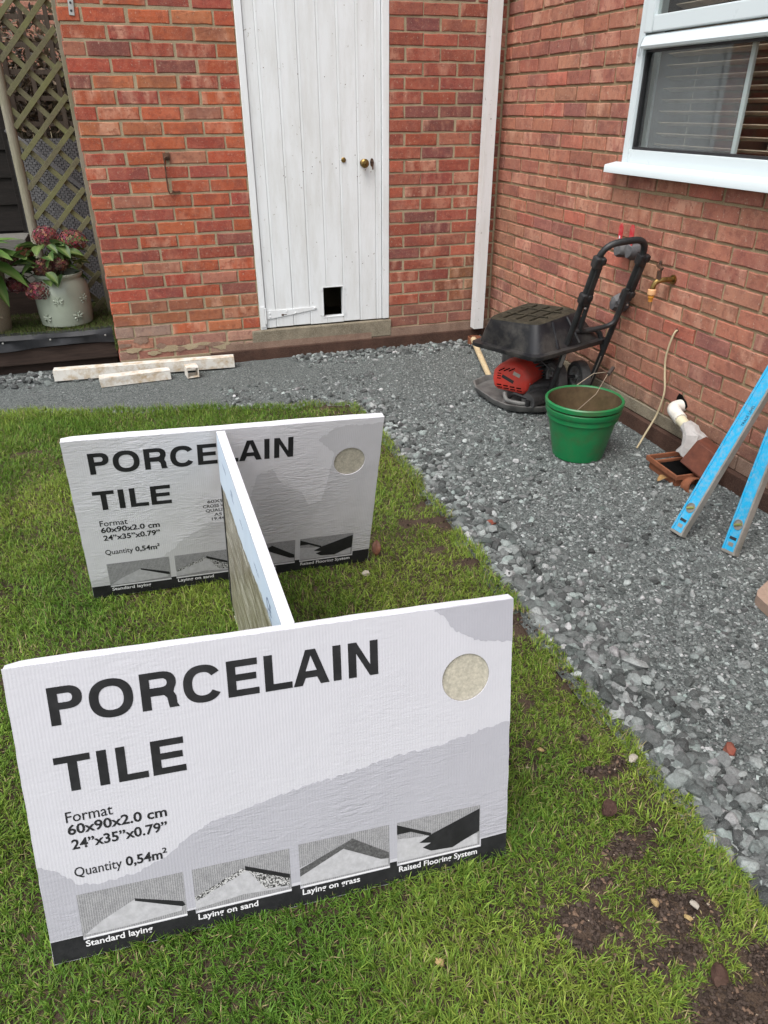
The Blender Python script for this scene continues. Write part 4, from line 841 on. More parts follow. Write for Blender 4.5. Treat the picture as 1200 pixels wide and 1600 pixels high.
# transport wheels
for wx, wy in ((-.262, -1.415), (-.128, -1.435)):
    wl = MB(); wl.lathe([(.058, -.026), (.080, -.026), (.084, -.018), (.084, .018), (.080, .026), (.058, .026), (.058, -.026)], (wx, wy, .178), 28, roty(math.pi/2)); wo_ = wl.build('wheel', M['rubber'], pc)
    rm_ = MB(); rm_.lathe([(.052, -.020), (.0582, -.024), (.0582, .024), (.052, .020), (.052, -.020)], (wx, wy, .178), 24, roty(math.pi/2)); rm_.lathe([(.001, -.027), (.014, -.026), (.016, -.008), (.016, .02), (.001, .02)], (wx, wy, .178), 12, roty(math.pi/2))
    for k in range(7): a = k*2*math.pi/7; rm_.box((wx-.004, wy+.034*math.cos(a), .178+.034*math.sin(a)), (.016, .042, .011), rotx(a))
    o = rm_.build('rim', M['rimgrey'], None); o.data.transform(Matrix.Translation(-Vector((-.32, -1.25, 0)))); o.parent = wo_
    o = MB().lathe([(.001, -.031), (.006, -.031), (.006, -.026), (.001, -.026)], (wx, wy, .178), 8, roty(math.pi/2)).build('axle_bolt', M['chrome'], None); o.data.transform(Matrix.Translation(-Vector((-.32, -1.25, 0)))); o.parent = wo_
MB().tube([(-.30, -1.425, .178), (-.10, -1.435, .178)], .009, 8).build('axle', M['tubeblack'], pc)
# folding handle
def hy(z): return -1.485-.385*(z-.15)
hl, hr = -.322, -.086
def H(x, z, dy=0): return (x, hy(z)+dy, z)
MB().tube(arc_pts([H(hl, .07), H(hl, .925), H(hr, .945), H(hr, .07)], .085, 7), .0155, 12).build('handle_frame', M['tubeblack'], pc)
MB().tube(arc_pts([H(hl+.022, .70, -.012), H(hl+.020, .485, -.030), H(hr-.018, .515, -.030), H(hr-.018, .70, -.012)], .055, 6), .0125, 10).build('handle_loop', M['tubeblack'], pc)
MB().tube(arc_pts([H(hl, .40, .01), (hl+.02, -1.535, .455), (hr-.035, -1.550, .470), H(hr-.004, .36, .0)], .05, 6), .0135, 10).build('lower_stay', M['tubeblack'], pc)
for sx in (hl, hr):
    for zz, s in ((.845, 1.0), (.665, 1.15)):
        q = Vector(H(sx, zz, -.006)); c = MB(); c.box(q, (.046*s, .046, .058), rotx(R(21)), .010); c.box(q+Vector((.016 if sx == hl else .016, -.014, .006)), (.030, .034, .036), rotx(R(21)), .009); co_ = c.build('clamp', M['blackplastic'], pc)
    MB().box(Vector(H(sx+.012, .755, -.010)), (.030, .030, .165), rotx(R(21)), .008).build('hinge_bar', M['blackplastic'], pc)
    MB().lathe([(.001, 0), (.006, 0), (.005, .004), (.001, .005)], Vector(H(sx+.004, .62, -.034)), 8, rotx(R(90))).build('bolt', M['chrome'], pc)
MB().box(Vector(H(hl-.004, .335, -.0135)), (.016, .006, .11), rotx(R(21))).build('grey_sticker', M['rimgrey'], pc)
MB().box(Vector(H(hr-.010, .235, -.0145)), (.004, .004, .19), rotx(R(21))).build('bare_edge', M['chrome'], pc)
MB().box(Vector(H(hr-.010, .57, -.0175)), (.004, .003, .10), rotx(R(21))).build('bare_edge', M['chrome'], pc)

# upturned tub on the compactor
tb = empty('mortar_tub', (-.37, -1.39, .39), 'upturned black plastic tub lying on the compactor', 'tub')
RA, RB, RC, RD = (Vector(p) for p in [(-.690, -1.205, .362), (-.542, -1.672, .386), (-.070, -1.572, .420), (-.215, -1.105, .396)])
TA, TB, TC, TD = (Vector(p) for p in [(-.650, -1.318, .515), (-.500, -1.585, .532), (-.180, -1.432, .548), (-.330, -1.165, .536)])
def rquad(a, b, c, d, k, n=4):
    out = []; q = [a, b, c, d]
    for i in range(4):
        p, o, nx_ = q[i], q[i-1], q[(i+1) % 4]; e1, e2 = p+(o-p)*k, p+(nx_-p)*k
        for j in range(n): t = j/(n-1); out.append(e1*(1-t)**2+p*2*t*(1-t)+e2*t*t)
    return out
def lerpq(s):  # s 0 rim .. 1 top
    return [a+(b-a)*s for a, b in zip((RA, RB, RC, RD), (TA, TB, TC, TD))]
def sc(q, k, dz=0): c = sum(q, Vector())/4; return [c+(p-c)*k+Vector((0, 0, dz)) for p in q]
rings = [rquad(*sc(lerpq(0), 1.0, -.022), .10), rquad(*sc(lerpq(0), 1.015, -.016), .10), rquad(*sc(lerpq(0), 1.015, 0), .10), rquad(*sc(lerpq(0), .90, .004), .13), rquad(*sc(lerpq(.50), .955), .14), rquad(*sc(lerpq(.94), .985), .15)]
n = len(rings[0]); mb = MB(); mb.add([p for r in rings for p in r], [(k*n+i, k*n+(i+1) % n, (k+1)*n+(i+1) % n, (k+1)*n+i) for k in range(len(rings)-1) for i in range(n)]); mb.build('tub_shell', M['tub'], tb, auto=40)
top = [rings[-1], rquad(*sc(lerpq(1.0), .95), .16), rquad(*sc(lerpq(1.0), .80, -.004), .16)]
mb = MB(); mb.add([p for r in top for p in r], [(k*n+i, k*n+(i+1) % n, (k+1)*n+(i+1) % n, (k+1)*n+i) for k in range(2) for i in range(n)]+[tuple(range(2*n, 3*n))]); mb.build('muddy_bottom', M['tubmud'], tb)
for s0, s1, q0, q1 in [(.25, .25, 0, 1), (.5, .5, 0, 1), (.75, .75, 0, 1)]:
    a = TA+(TB-TA)*s0; b = TD+(TC-TD)*s0; MB().tube([a+(b-a)*.10+Vector((0, 0, .001)), a+(b-a)*.90+Vector((0, 0, .001))], .005, 6).build('rib', M['tubmud'], tb)
for s0 in (.35, .68):
    a = TA+(TD-TA)*s0; b = TB+(TC-TB)*s0; MB().tube([a+(b-a)*.10+Vector((0, 0, .0012)), a+(b-a)*.90+Vector((0, 0, .0012))], .0045, 6).build('rib', M['tubmud'], tb)
for s0 in (.33, .66):
    q = lerpq(.05); q2 = lerpq(.9); a = q[1]+(q[2]-q[1])*s0; b = q2[1]+(q2[2]-q2[1])*s0; c0 = sum(q, Vector())/4; MB().tube([a+(c0-a)*.085, b+(c0-b)*.01], .008, 6).build('side_rib', M['tub'], tb)
# wooden tool shaft beside it
MB().tube([(-.185, -.175, .050), (-.26, -.42, .040), (-.40, -.90, .024)], [.021, .019, .017], 10).build('wooden_shaft', M['ash'], None, 'pale wooden tool shaft lying on the gravel behind the compactor', 'tool handle')

# ------------------------------------------------------------------ broken white downpipe pieces on the gravel
def offcut(name, a, b, w, h, label, tube=True, broken=False):
    a, b = Vector(a), Vector(b); L = (b-a).length; ang = math.atan2(b.y-a.y, b.x-a.x); Rm = rotz(ang); t = empty(name, a, label, 'pipe piece', 'broken white downpipe pieces'); mb = MB(); th = .005; c = (a+b)/2
    for (dy, dz, sy, sz) in [(0, h-th/2, w, th), (-w/2+th/2, h/2-th/2, th, h-th-.0004), (0, th/2, w-2*th-.0004, th), (w/2-th/2, h/2-th/2, th, h-th-.0004)]:
        if broken and dz in (th/2,): continue
        if broken and dy > 0: continue
        mb.box(c+Rm @ Vector((0, dy, dz)), (L, sy, sz), Rm)
    r_ = random.Random(len(name)+int(L*100)); mb.v = [(x+r_.uniform(-.004, .004)*(1 if broken else .3), y+r_.uniform(-.002, .002), z) for x, y, z in mb.v]
    mb.build('pipe_wall', M['offcut'], t); return t
offcut('downpipe_piece', (-2.93, -.045, .012), (-1.845, -.115, .012), .068, .066, 'long stained white square pipe lying along the outhouse footing')
offcut('downpipe_piece', (-2.665, -.235, .006), (-2.255, -.205, .006), .075, .056, 'short split white pipe shell lying in front of the long one', broken=True)
t = offcut('downpipe_piece', (-2.128, -.175, .006), (-2.118, -.262, .006), .074, .066, 'small white square pipe stub with its dark open end showing')

# ------------------------------------------------------------------ porcelain tile boxes
BW, BHt, BT = .937, .622, .025
def poly_print(name, pts, parent, mat, y):
    cu = bpy.data.curves.new(name, 'CURVE'); cu.dimensions = '2D'; cu.fill_mode = 'BOTH'
    for ring_ in pts:
        sp = cu.splines.new('POLY'); sp.points.add(len(ring_)-1); sp.use_cyclic_u = True
        for p, q in zip(sp.points, ring_): p.co = (q[0], q[1], 0, 1)
    ob = bpy.data.objects.new(name, cu); COL.objects.link(ob); dg = bpy.context.evaluated_depsgraph_get(); me = bpy.data.meshes.new_from_object(ob.evaluated_get(dg)); COL.objects.unlink(ob); bpy.data.objects.remove(ob)
    co = np.empty(len(me.vertices)*3); me.vertices.foreach_get('co', co); co = co.reshape(-1, 3); me.vertices.foreach_set('co', np.stack([co[:, 0], np.full(len(co), y), co[:, 1]], 1).ravel()); me.update(); me.materials.clear(); me.materials.append(mat)
    return link(name, me, parent)
def arc(cx, cz, rx, rz, a0, a1, n=14, pw=2.3):
    out = []
    for t in np.linspace(R(a0), R(a1), n):
        c, s = math.cos(t), math.sin(t); out.append((cx+rx*math.copysign(abs(c)**(2/pw), c), cz+rz*math.copysign(abs(s)**(2/pw), s)))
    return out
def glyph(ch, x0, x1, z, h):
    w = x1-x0; sv = .0158 if h > .05 else .2*h; sh = .0135 if h > .05 else .18*h; X = lambda a: x0+a; T_ = z+h
    if ch == 'I': return [[(x0, z), (x1, z), (x1, T_), (x0, T_)]]
    if ch == 'L': return [[(x0, z), (x1, z), (x1, z+sh), (x0+sv, z+sh), (x0+sv, T_), (x0, T_)]]
    if ch == 'T': c = (x0+x1)/2; return [[(c-sv/2, z), (c+sv/2, z), (c+sv/2, T_-sh), (x1, T_-sh), (x1, T_), (x0, T_), (x0, T_-sh), (c-sv/2, T_-sh)]]
    if ch == 'E': m = z+h*.52; return [[(x0, z), (x1, z), (x1, z+sh), (x0+sv, z+sh), (x0+sv, m-sh/2), (x1-w*.07, m-sh/2), (x1-w*.07, m+sh/2), (x0+sv, m+sh/2), (x0+sv, T_-sh), (x1-w*.02, T_-sh), (x1-w*.02, T_), (x0, T_)]]
    if ch == 'N': return [[(x0, z), (x0+sv, z), (x0+sv, z+h*.68), (x1-sv*1.05, z), (x1, z), (x1, T_), (x1-sv, T_), (x1-sv, z+h*.32), (x0+sv*1.05, T_), (x0, T_)]]
    if ch == 'A':
        c = (x0+x1)/2; f = lambda s, k: c+s*(w/2*(1-k)+sv*.56*k); zi = z+h*.40
        return [[(x0, z), (x0+sv*1.08, z), (x0+sv*1.08+w*.095, z+h*.21), (x1-sv*1.08-w*.095, z+h*.21), (x1-sv*1.08, z), (x1, z), (c+sv*.60, T_), (c-sv*.60, T_)], [(c-w*.155, zi), (c, T_-h*.17), (c+w*.155, zi)]]
    if ch == 'O': cx, cz = (x0+x1)/2, z+h/2; return [arc(cx, cz, w/2, h/2+.001, 0, 354, 40), arc(cx, cz, w/2-sv, h/2-sh, 0, 354, 40)]
    if ch == 'C':
        cx, cz = (x0+x1)/2, z+h/2; o_ = arc(cx, cz, w/2, h/2+.001, 32, 328, 34); i_ = arc(cx, cz, w/2-sv, h/2-sh, 326, 34, 34); return [o_+i_]
    if ch in 'PR':
        bz = z+h*.40; cz = (T_+bz)/2; rz = (T_-bz)/2; bx = x0+w*.56
        bowl = arc(bx, cz, x1-bx-(w*.04 if ch == 'R' else 0), rz, 90, -90, 14); inner = [(x0+sv, T_-sh), (x0+sv, bz+sh)] + arc(bx, cz, x1-bx-sv-(w*.04 if ch == 'R' else 0), rz-sh, -90, 90, 12)
        if ch == 'P': return [[(x0, z), (x0+sv, z), (x0+sv, bz)] + bowl[::-1] + [(x0, T_)], inner]
        lo_ = [p for p in bowl[::-1] if p[1] > z+h*.47]
        return [[(x0, z), (x0+sv, z), (x0+sv, bz-sh*.2), (x0+w*.45, bz-sh*.2), (x1-sv*1.6, z+h*.36), (x1-sv*1.28, z+h*.28), (x1-sv*1.12, z), (x1, z), (x1-w*.055, z+h*.10), (x1-w*.065, z+h*.30), (x1-w*.13, z+h*.42)] + lo_ + [(x0, T_)], inner]
def title(parent, word, cells, z, h, mat, y):
    pts = []
    for ch, (a, b) in zip(word, cells): pts += glyph(ch, a, b, z, h)
    return poly_print('printed_title', pts, parent, mat, y)
def jag(pts, amp, step, seed):
    r_ = random.Random(seed); out = []
    for (a, b) in zip(pts[:-1], pts[1:]):
        L = math.hypot(b[0]-a[0], b[1]-a[1]); n = max(1, int(L/step))
        for k in range(n): t = k/n; out.append((a[0]+(b[0]-a[0])*t+(r_.uniform(-amp, amp) if k else 0)*.6, a[1]+(b[1]-a[1])*t+(r_.uniform(-amp, amp) if k else 0)))
    return out+[pts[-1]]
def box_root(name, o, e, u, label):
    e, u = Vector(e).normalized(), Vector(u); u = (u-e*u.dot(e)).normalized(); yv = u.cross(e); rt_ = empty(name, o, label, 'tile box', 'boxed porcelain tiles stood on the lawn')
    rt_.rotation_euler = Matrix((e, yv, u)).transposed().to_euler(); return rt_
def pose(cx, cy, cz, yaw, lean, ro):
    e = Vector((math.cos(yaw), math.sin(yaw), 0)); nb = Vector((-e.y, e.x, 0)); u = Vector((0, 0, 1))*math.cos(lean)+nb*math.sin(lean); return (cx, cy, cz), e*math.cos(ro)+u*math.sin(ro), u*math.cos(ro)-e*math.sin(ro)
def wavy(mb, ax):
    bm = bmesh.new(); vs = [bm.verts.new(v) for v in mb.v]
    for f in mb.f: bm.faces.new([vs[i] for i in f])
    bmesh.ops.subdivide_edges(bm, edges=[e for e in bm.edges if e.calc_length() > .3], cuts=38, use_grid_fill=True); sd_ = random.random()*50
    for v in bm.verts:
        x_ = v.co.x+v.co.z*1.7; k = .0005*math.sin(x_*11+sd_)+.00025*math.sin(x_*37+sd_*2)+.00015*math.sin(x_*90+sd_); v.co.y += k*1.2 if v.co.y > .004 else 0
        if v.co.z > BHt-.02: v.co.z += k*.9-(.006*math.exp(-((v.co.x+.462)/.012)**2))
    bm.verts.index_update(); m2 = MB(); m2.add([v.co.copy() for v in bm.verts], [[v.index for v in f.verts] for f in bm.faces]); m2.bev = True; bm.free(); return m2
def shell(rt_, mat, hole=True):
    hw = BW/2; n = 40
    mb = MB(); 
    for a, b in [((-hw, .0025, BHt-.004), (hw, BT, BHt)), ((-hw, .0025, 0), (hw, BT, .004)), ((-hw, .0025, .0042), (-hw+.004, BT, BHt-.0042)), ((hw-.004, .0025, .0042), (hw, BT, BHt-.0042)), ((-hw+.0042, BT-.003, .0042), (hw-.0042, BT, BHt-.0042))]: mb.bb(a, b, .0012)
    wavy(mb, 'z').build('carton', M['card_top'], rt_, world=False)
    # a slightly sagging, dog-eared front sheet with a round window
    xs = np.linspace(-hw, hw, 48); zs = np.linspace(.001, BHt-.001, 34)
    rect = [(q, .001) for q in xs[:-1]]+[(hw, q) for q in zs[:-1]]+[(q, BHt-.001) for q in xs[:0:-1]]+[(-hw, q) for q in zs[:0:-1]]
    hx, hz, hr_ = .3675, .4615, .0515; rect = [(a+random.uniform(-.0007, .0007), b+random.uniform(-.0006, .0006)) for a, b in rect]
    pts = [rect]+([[(hx+hr_*math.cos(t), hz+hr_*1.03*math.sin(t)) for t in np.linspace(0, 2*math.pi, n, endpoint=False)]] if hole else [])
    o = poly_print('front_panel', pts, rt_, mat, 0.0); me = o.data
    bm = bmesh.new(); bm.from_mesh(me); gm = bmesh.ops.extrude_face_region(bm, geom=bm.faces[:]); 
    for v in [q for q in gm['geom'] if isinstance(q, bmesh.types.BMVert)]: v.co.y += .0024
    bmesh.ops.recalc_face_normals(bm, faces=bm.faces); bm.to_mesh(me); bm.free()
    MB().bb((-.45, .0045, .008), (.45, .0205, .612)).build('tile', M['tile'], rt_, world=False)
    return o
PW = [('P', -.406, -.351), ('O', -.341, -.268), ('R', -.255, -.191), ('C', -.182, -.113), ('E', -.104, -.047), ('L', -.036, .015), ('A', .017, .086), ('I', .094, .1098), ('N', .124, .183)]
TW = [('T', -.413, -.353), ('I', -.342, -.3255), ('L', -.310, -.258), ('E', -.250, -.191)]
def thumb_mat():
    m = NM('thumbnail_print'); v = m.coord(); wv = m.n('ShaderNodeTexWave', wave_type='BANDS', bands_direction='X'); wv.inputs['Scale'].default_value = 75; wv.inputs['Distortion'].default_value = .6; m.l(v, wv.inputs['Vector'])
    n = m.noise(v, 60, 4, .7); n2 = m.noise(v, 600, 2, .6)
    col = m.mix(m.ramp(wv.outputs[0], [(.2, 0), (.8, 1)]), (.20, .20, .21), (.33, .33, .34)); col = m.mix(m.ramp(n, [(.4, 0), (.7, .6)]), col, (.15, .15, .16)); col = m.mix(m.ramp(n2, [(.5, 0), (.6, .4)]), col, (.45, .45, .46))
    return m.done(col, .65, 0, m.bump(wv.outputs[0], .15, .001), .3)
def rubble_mat():
    m = NM('thumbnail_rubble'); v = m.coord(); n = m.voro(v, 420, 'F1', 'Color'); bw = m.n('ShaderNodeRGBToBW'); m.l(n, bw.inputs[0]); return m.done(m.ramp(bw.outputs[0], [(.35, .03), (.6, .5)]), .7)
M['thumb'] = thumb_mat(); M['rubble'] = rubble_mat(); M['thumb_light'] = mat_plain('thumbnail_light', (.44, .44, .46), .65, 0, .12, 90, (.3, .3, .31), .4, 60)
M['thumb_turf'] = mat_plain('thumbnail_turf', (.07, .07, .072), .65, 0, .5, 260, (.22, .22, .22), .5, 180)
def print_face(rt_, wet=False):
    ink = M['ink']; L0, L1_, L2_, L3_, L4_ = -.0004, -.0007, -.0010, -.0013, -.0016; hw = BW/2-.0008
    ridge = [(-.4677, .222), (-.44, .208), (-.405, .168), (-.359, .161), (-.30, .168), (-.255, .184), (-.203, .221), (-.16, .244), (-.11, .252), (-.058, .265), (.029, .284), (.085, .288), (.146, .299), (.229, .312), (.30, .316), (.363, .325), (.41, .337), (.4677, .342)]
    if wet: ridge = [(-.4677, .08), (-.40, .10), (-.33, .115), (-.24, .150), (-.205, .175), (-.17, .215), (-.11, .250), (-.06, .275), (0, .30), (.05, .36), (.07, .44), (.12, .46), (.15, .40), (.21, .36), (.24, .30), (.28, .31), (.30, .40), (.315, .50), (.26, .555), (.32, .60), (.4677, .60)]
    poly_print('grey_landscape_print', [[(-hw, .055), (hw, .066)]+jag(ridge[::-1], .0035, .006, 5)]+([[(.3675+.053*math.cos(t), .4615+.0545*math.sin(t)) for t in np.linspace(0, 2*math.pi, 40, endpoint=False)]] if wet else []), rt_, M['print_grey_wet'] if wet else M['print_grey'], L0)
    if not wet: poly_print('grey_corner_print', [[(hw, BHt-.002), (.30, BHt-.002)]+jag([(.30, .616), (.318, .606), (.342, .570), (.372, .552), (.399, .538), (.43, .533), (hw, .527)], .0028, .005, 8)], rt_, M['print_grey'], L0)
    title(rt_, [c[0] for c in PW], [c[1:] for c in PW], .502, .0735, ink, L1_); title(rt_, [c[0] for c in TW], [c[1:] for c in TW], .368, .0715, ink, L1_)
    txt('printed_text', 'Format', rt_, ink, -.408, .3045, .080, .0225, L1_, .004); txt('printed_text', '60x90x2.0 cm', rt_, ink, -.408, .2785, .173, .0205, L1_, .022)
    txt('printed_text', '24\u201dx35\u201dx0.79\u201d', rt_, ink, -.405, .2465, .168, .0205, L1_, .022); txt('printed_text', 'Quantity', rt_, ink, -.408, .1865, .083, .0205, L1_, .004)
    txt('printed_text', '0,54m', rt_, ink, -.318, .1870, .066, .0200, L1_, .024); txt('printed_text', '2', rt_, ink, -.2515, .1985, .0085, .0115, L1_, .02)
    # footer band with notches
    poly_print('black_footer', [[(-hw, .002), (hw, .002), (hw, .064), (.407, .062), (.407, .0425), (.214, .0425), (.214, .055), (.198, .055), (.198, .0425), (.006, .0425), (.006, .053), (-.012, .053), (-.012, .0425), (-.203, .0425), (-.203, .053), (-.219, .053), (-.219, .0425), (-.411, .0425), (-.411, .053), (-hw, .053)]], rt_, ink, L0-.0001)
    for i, (a, b, s, cap_) in enumerate([(-.411, -.219, 'Standard laying', .122), (-.202, -.012, 'Laying on sand', .118), (.007, .198, 'Laying on grass', .122), (.215, .404, 'Raised Flooring System', .180)]):
        z0_, z1_ = .0485, .1465+.004*(i > 1); poly_print('thumbnail', [[(a, z0_), (b, z0_), (b, z1_), (a, z1_)]], rt_, M['thumb'], L1_)
        poly_print('caption_edge', [[(a+.006, .0440), (b, .0440), (b, .0475), (a+.006, .0475)]], rt_, M['whiteink'], L1_)
        txt('caption', s, rt_, M['whiteink'], a+.003, .0265, cap_, .0135, L2_, .018); w_ = b-a; h_ = z1_-z0_; q = lambda x, z: (a+w_*x, z0_+h_*z)
        P_ = lambda nm, pts, mt, yy: poly_print(nm, [[q(*p) for p in pts]], rt_, mt, yy)
        if i == 0: P_('picture', [(.02, .05), (.20, .30), (.52, .62), (.97, .30), (.95, .10), (.4, .04)], M['thumb_light'], L2_); P_('picture', [(.52, .64), (.97, .32), (.99, .22), (.96, .20), (.52, .58)], M['ink'], L3_)
        if i == 1: P_('picture', [(.0, .30), (.52, .74), (.60, .70), (.97, .34), (.97, .06), (.5, .14), (.0, .05)], M['thumb_light'], L2_); P_('picture', jag([(.0, .34), (.5, .78), (.55, .70), (.02, .25)], .01, .05, 2), M['rubble'], L3_); P_('picture', [(.55, .72), (.98, .34), (.98, .10), (.72, .16)], M['rubble'], L3_); P_('picture', [(.53, .82), (.99, .38), (.99, .28), (.53, .72)], M['ink'], L4_)
        if i == 2: P_('picture', [(.0, .45), (.60, .80), (.98, .35), (.98, .04), (.0, .04)], M['thumb_light'], L2_); P_('picture', [(.0, .42), (.58, .86), (.62, .80), (.0, .24)], M['thumb_turf'], L3_); P_('picture', [(.58, .88), (.99, .34), (.99, .20), (.90, .22), (.46, .70)], M['ink'] if wet else M['thumb_turf'], L4_)
        if i == 3: P_('picture', [(.0, .04), (.97, .04), (.97, .30), (.5, .5), (.0, .6)], M['thumb_light'], L2_); P_('picture', [(.0, .95), (.40, .58), (.40, .50), (.16, .72), (.0, .72)], M['ink'], L3_); P_('picture', [(.26, .40), (.42, .56), (.99, .92), (.99, .36), (.80, .22), (.66, .10), (.40, .14), (.30, .26), (.40, .34)], M['ink'], L4_)
    pass

fo, fe, fu = pose(-2.235, -3.851, .029, -.021, .227, -.050); fb_ = box_root('tile_box', fo, fe, fu, 'white printed tile box in front, clean and nearest the camera'); shell(fb_, M['card']); print_face(fb_)
bo, be, bu = pose(-2.182, -2.630, .044, -.018, -.206, -.043); bb_ = box_root('tile_box', bo, be, bu, 'damp grey printed tile box standing at the back of the three'); shell(bb_, M['card_wet']); print_face(bb_, True)
for i, (s, z, w_) in enumerate([('60X90', .352, .062), ('CROSS WHITE', .334, .105), ('QUALITY', .316, .075), ('A5', .298, .024), ('19.44', .281, .040)]): txt('label_text', s, bb_, M['inkfade'], -.055-w_*.5 if i != 1 else -.100, z, w_, .0115, -.0013, .02)
poly_print('paper_label', [[(-.108, .268), (.02, .268), (.02, .371), (-.108, .371)]], bb_, M['card_wet'], -.0010)
# the middle box, standing on its long edge between the two
mo = Vector((-2.220, -3.2185, .024)); me_ = Vector((.010, -1, -.030)); mbx = box_root('tile_box', mo, me_, Vector((.030, 0, 1)), 'tile box set crosswise between the other two, brown wrapped side showing')
hw = .4565; sv_ = BW; BW = 2*hw
mb = MB()
for a, b in [((-hw, .0, BHt-.006), (hw, BT, BHt)), ((-hw, .0, 0), (hw, BT, .004)), ((-hw, .0, .0042), (-hw+.004, BT, BHt-.0062)), ((hw-.004, .0, .0042), (hw, BT, BHt-.0062)), ((-hw+.0042, BT-.003, .0042), (hw-.0042, BT, BHt-.0062))]: mb.bb(a, b, .0012)
mb.build('carton', M['card_top'], mbx, world=False)
MB().bb((-hw+.0045, .0022, .0045), (hw-.0045, BT-.0032, BHt-.0065)).build('wrapped_tile', M['wrap'], mbx, world=False)
r_ = random.Random(3); zz = lambda t: .545-.088*t+.006*math.sin(t*9)+r_.uniform(-.004, .004)
poly_print('blue_flap', [[(-hw+.001, BHt-.002), (hw-.001, BHt-.002)]+[(hw-.001-(2*hw-.002)*k/40, zz(k/40)) for k in range(41)]], mbx, M['blueprint'], -.0006)
for (xx, z_, s, w_, h_) in [(-.36, .562, 'Tile 600x900x20', .075, .010), (-.20, .558, 'MADE IN', .035, .009), (-.20, .545, 'R11 20mm', .05, .009), (-.05, .555, 'Made by', .045, .008), (.15, .560, 'handle with care', .06, .007), (.30, .556, 'CE', .05, .026), (.30, .538, 'EN 14411', .05, .008)]: txt('small_print', s, mbx, M['blueink'], xx, z_, w_, h_, -.0010, .01)
MB().bb((-hw+.006, -.0004, .006), (-hw+.022, .002, .47)).build('tape_gap', M['seal'], mbx, world=False)
MB().bb((hw-.0005, .001, BHt-.030), (hw+.0012, BT-.001, BHt-.003)).build('torn_end', M['tan'], mbx, world=False)
BW = sv_

# ------------------------------------------------------------------ small litter
def chip(name, c, r, mat, label, cat, seed, flat=.6):
    r_ = random.Random(seed); bm = bmesh.new(); bmesh.ops.create_icosphere(bm, subdivisions=2, radius=1); mb = MB()
    for v in bm.verts: k = 1+r_.uniform(-.22, .22); v.co = Vector((v.co.x*r*1.25*k, v.co.y*r*.85*k, v.co.z*r*flat*k))
    a = r_.uniform(0, 6); vs = [rotz(a) @ v.co + Vector(c) for v in bm.verts]; mb.add(vs, [[v.index for v in f.verts] for f in bm.faces]); bm.free(); return mb.build(name, mat, None, label, cat, auto=25)
chip('brick_chip', (-1.079, -3.773, .010), .020, M['redchip'], 'dark red brick chip on the gravel in the foreground', 'brick chip', 1)
chip('brick_chip', (-1.150, -2.497, .010), .017, M['redchip'], 'small red brick chip on the gravel beside the bare lawn patch', 'brick chip', 2)
chip('earth_clod', (-1.488, -3.841, .026), .020, M['clod'], 'round brown earth clod lying in the grass', 'clod', 3)
chip('earth_clod', (-1.500, -4.232, .022), .018, M['clod'], 'lump of earth on the large bare patch, bottom right', 'clod', 13)
chip('pale_stone', (-1.332, -3.718, .010), .012, M['palechip'], 'whitish stone at the lawn edge beside bare soil', 'stone', 4)
chip('flint_stone', (-2.000, -4.047, .030), .008, M['yellowchip'], 'yellow stone in the grass in front of the nearest tile box', 'stone', 5)
chip('flint_stone', (-1.525, -4.07, .020), .008, M['yellowchip'], 'pale yellow stone on the bare soil patch', 'stone', 6)
chip('flint_stone', (-1.448, -4.098, .018), .009, M['palechip'], 'cream stone on the right of the bare soil patch', 'stone', 7)
chip('flint_stone', (-1.480, -4.118, .018), .007, M['yellowchip'], 'round orange stone on the lower edge of the bare soil patch', 'stone', 8)
chip('pale_stone', (-1.547, -3.623, .016), .007, M['yellowchip'], 'tiny tan stone in the grass right of the nearest box', 'stone', 9)
chip('pale_stone', (-1.748, -2.730, .040), .012, M['palechip'], 'white curled scrap in the grass in front of the rear box', 'scrap', 10, .9)
def dead_leaf(c, r, az, mat, label, tilt):
    mb = MB(); n = 7; vs = []
    for i in range(n):
        t = i/(n-1); wv = r*.55*math.sin(math.pi*min(1, t*.93+.05))**.8; z = .35*r*math.sin(t*2.6)
        for s in (-1, 0, 1): vs.append(((t-.5)*2*r, s*wv, z+abs(s)*wv*.5))
    fs = [(3*i+k, 3*i+k+1, 3*i+k+4, 3*i+k+3) for i in range(n-1) for k in range(2)]
    Rm = rotz(az) @ roty(tilt); mb.add([Rm @ Vector(v)+Vector(c) for v in vs], fs); o = mb.build('dead_leaf', mat, None, label, 'leaf'); md = o.modifiers.new('thick', 'SOLIDIFY'); md.thickness = .0008; return o
dead_leaf((-.262, -2.395, .012), .032, .2, M['deadleaf'], 'tan dead leaf on the gravel beside the drain', .1)
dead_leaf((-1.668, -2.600, .052), .030, 1.2, M['brownleaf'], 'curled reddish brown leaf in the grass beside the rear box', -.9)

# ------------------------------------------------------------------ raised bed on the left
rb = empty('raised_bed', (-3.0, .2, 0), 'dark timber edged raised bed left of the outhouse', 'raised bed')
MB().bb((-4.3, .155, .060), (-2.548, .235, .165), .008).build('sleeper', M['darkwood'], rb)
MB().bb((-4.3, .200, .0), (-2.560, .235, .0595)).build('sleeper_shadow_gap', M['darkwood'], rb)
mb = MB(); n = 40; vs = []
for i in range(n):
    x = -4.3+(4.3-2.552)*i/(n-1); zt = .262+.010*math.sin(x*5)-.028*max(0, (-2.95-x))*1.0; zb = .166+.010*math.sin(x*6.5+1)
    for (yy, z) in [(.20, zt-.002), (.150, zt-.006), (.134, zt-.030), (.140, (zt+zb)/2), (.136, zb), (.150, zb-.006)]: vs.append((x, yy+.006*math.sin(x*17+z*90), z))
mb.add(vs, [(6*i+k, 6*i+6+k, 6*i+7+k, 6*i+1+k) for i in range(n-1) for k in range(5)]); mb.build('membrane_edge', M['membrane'], rb)
MB().bb((-4.3, .2355, .0), (-2.5455, 2.2, .236)).build('bed_fill', M['soil'], rb)
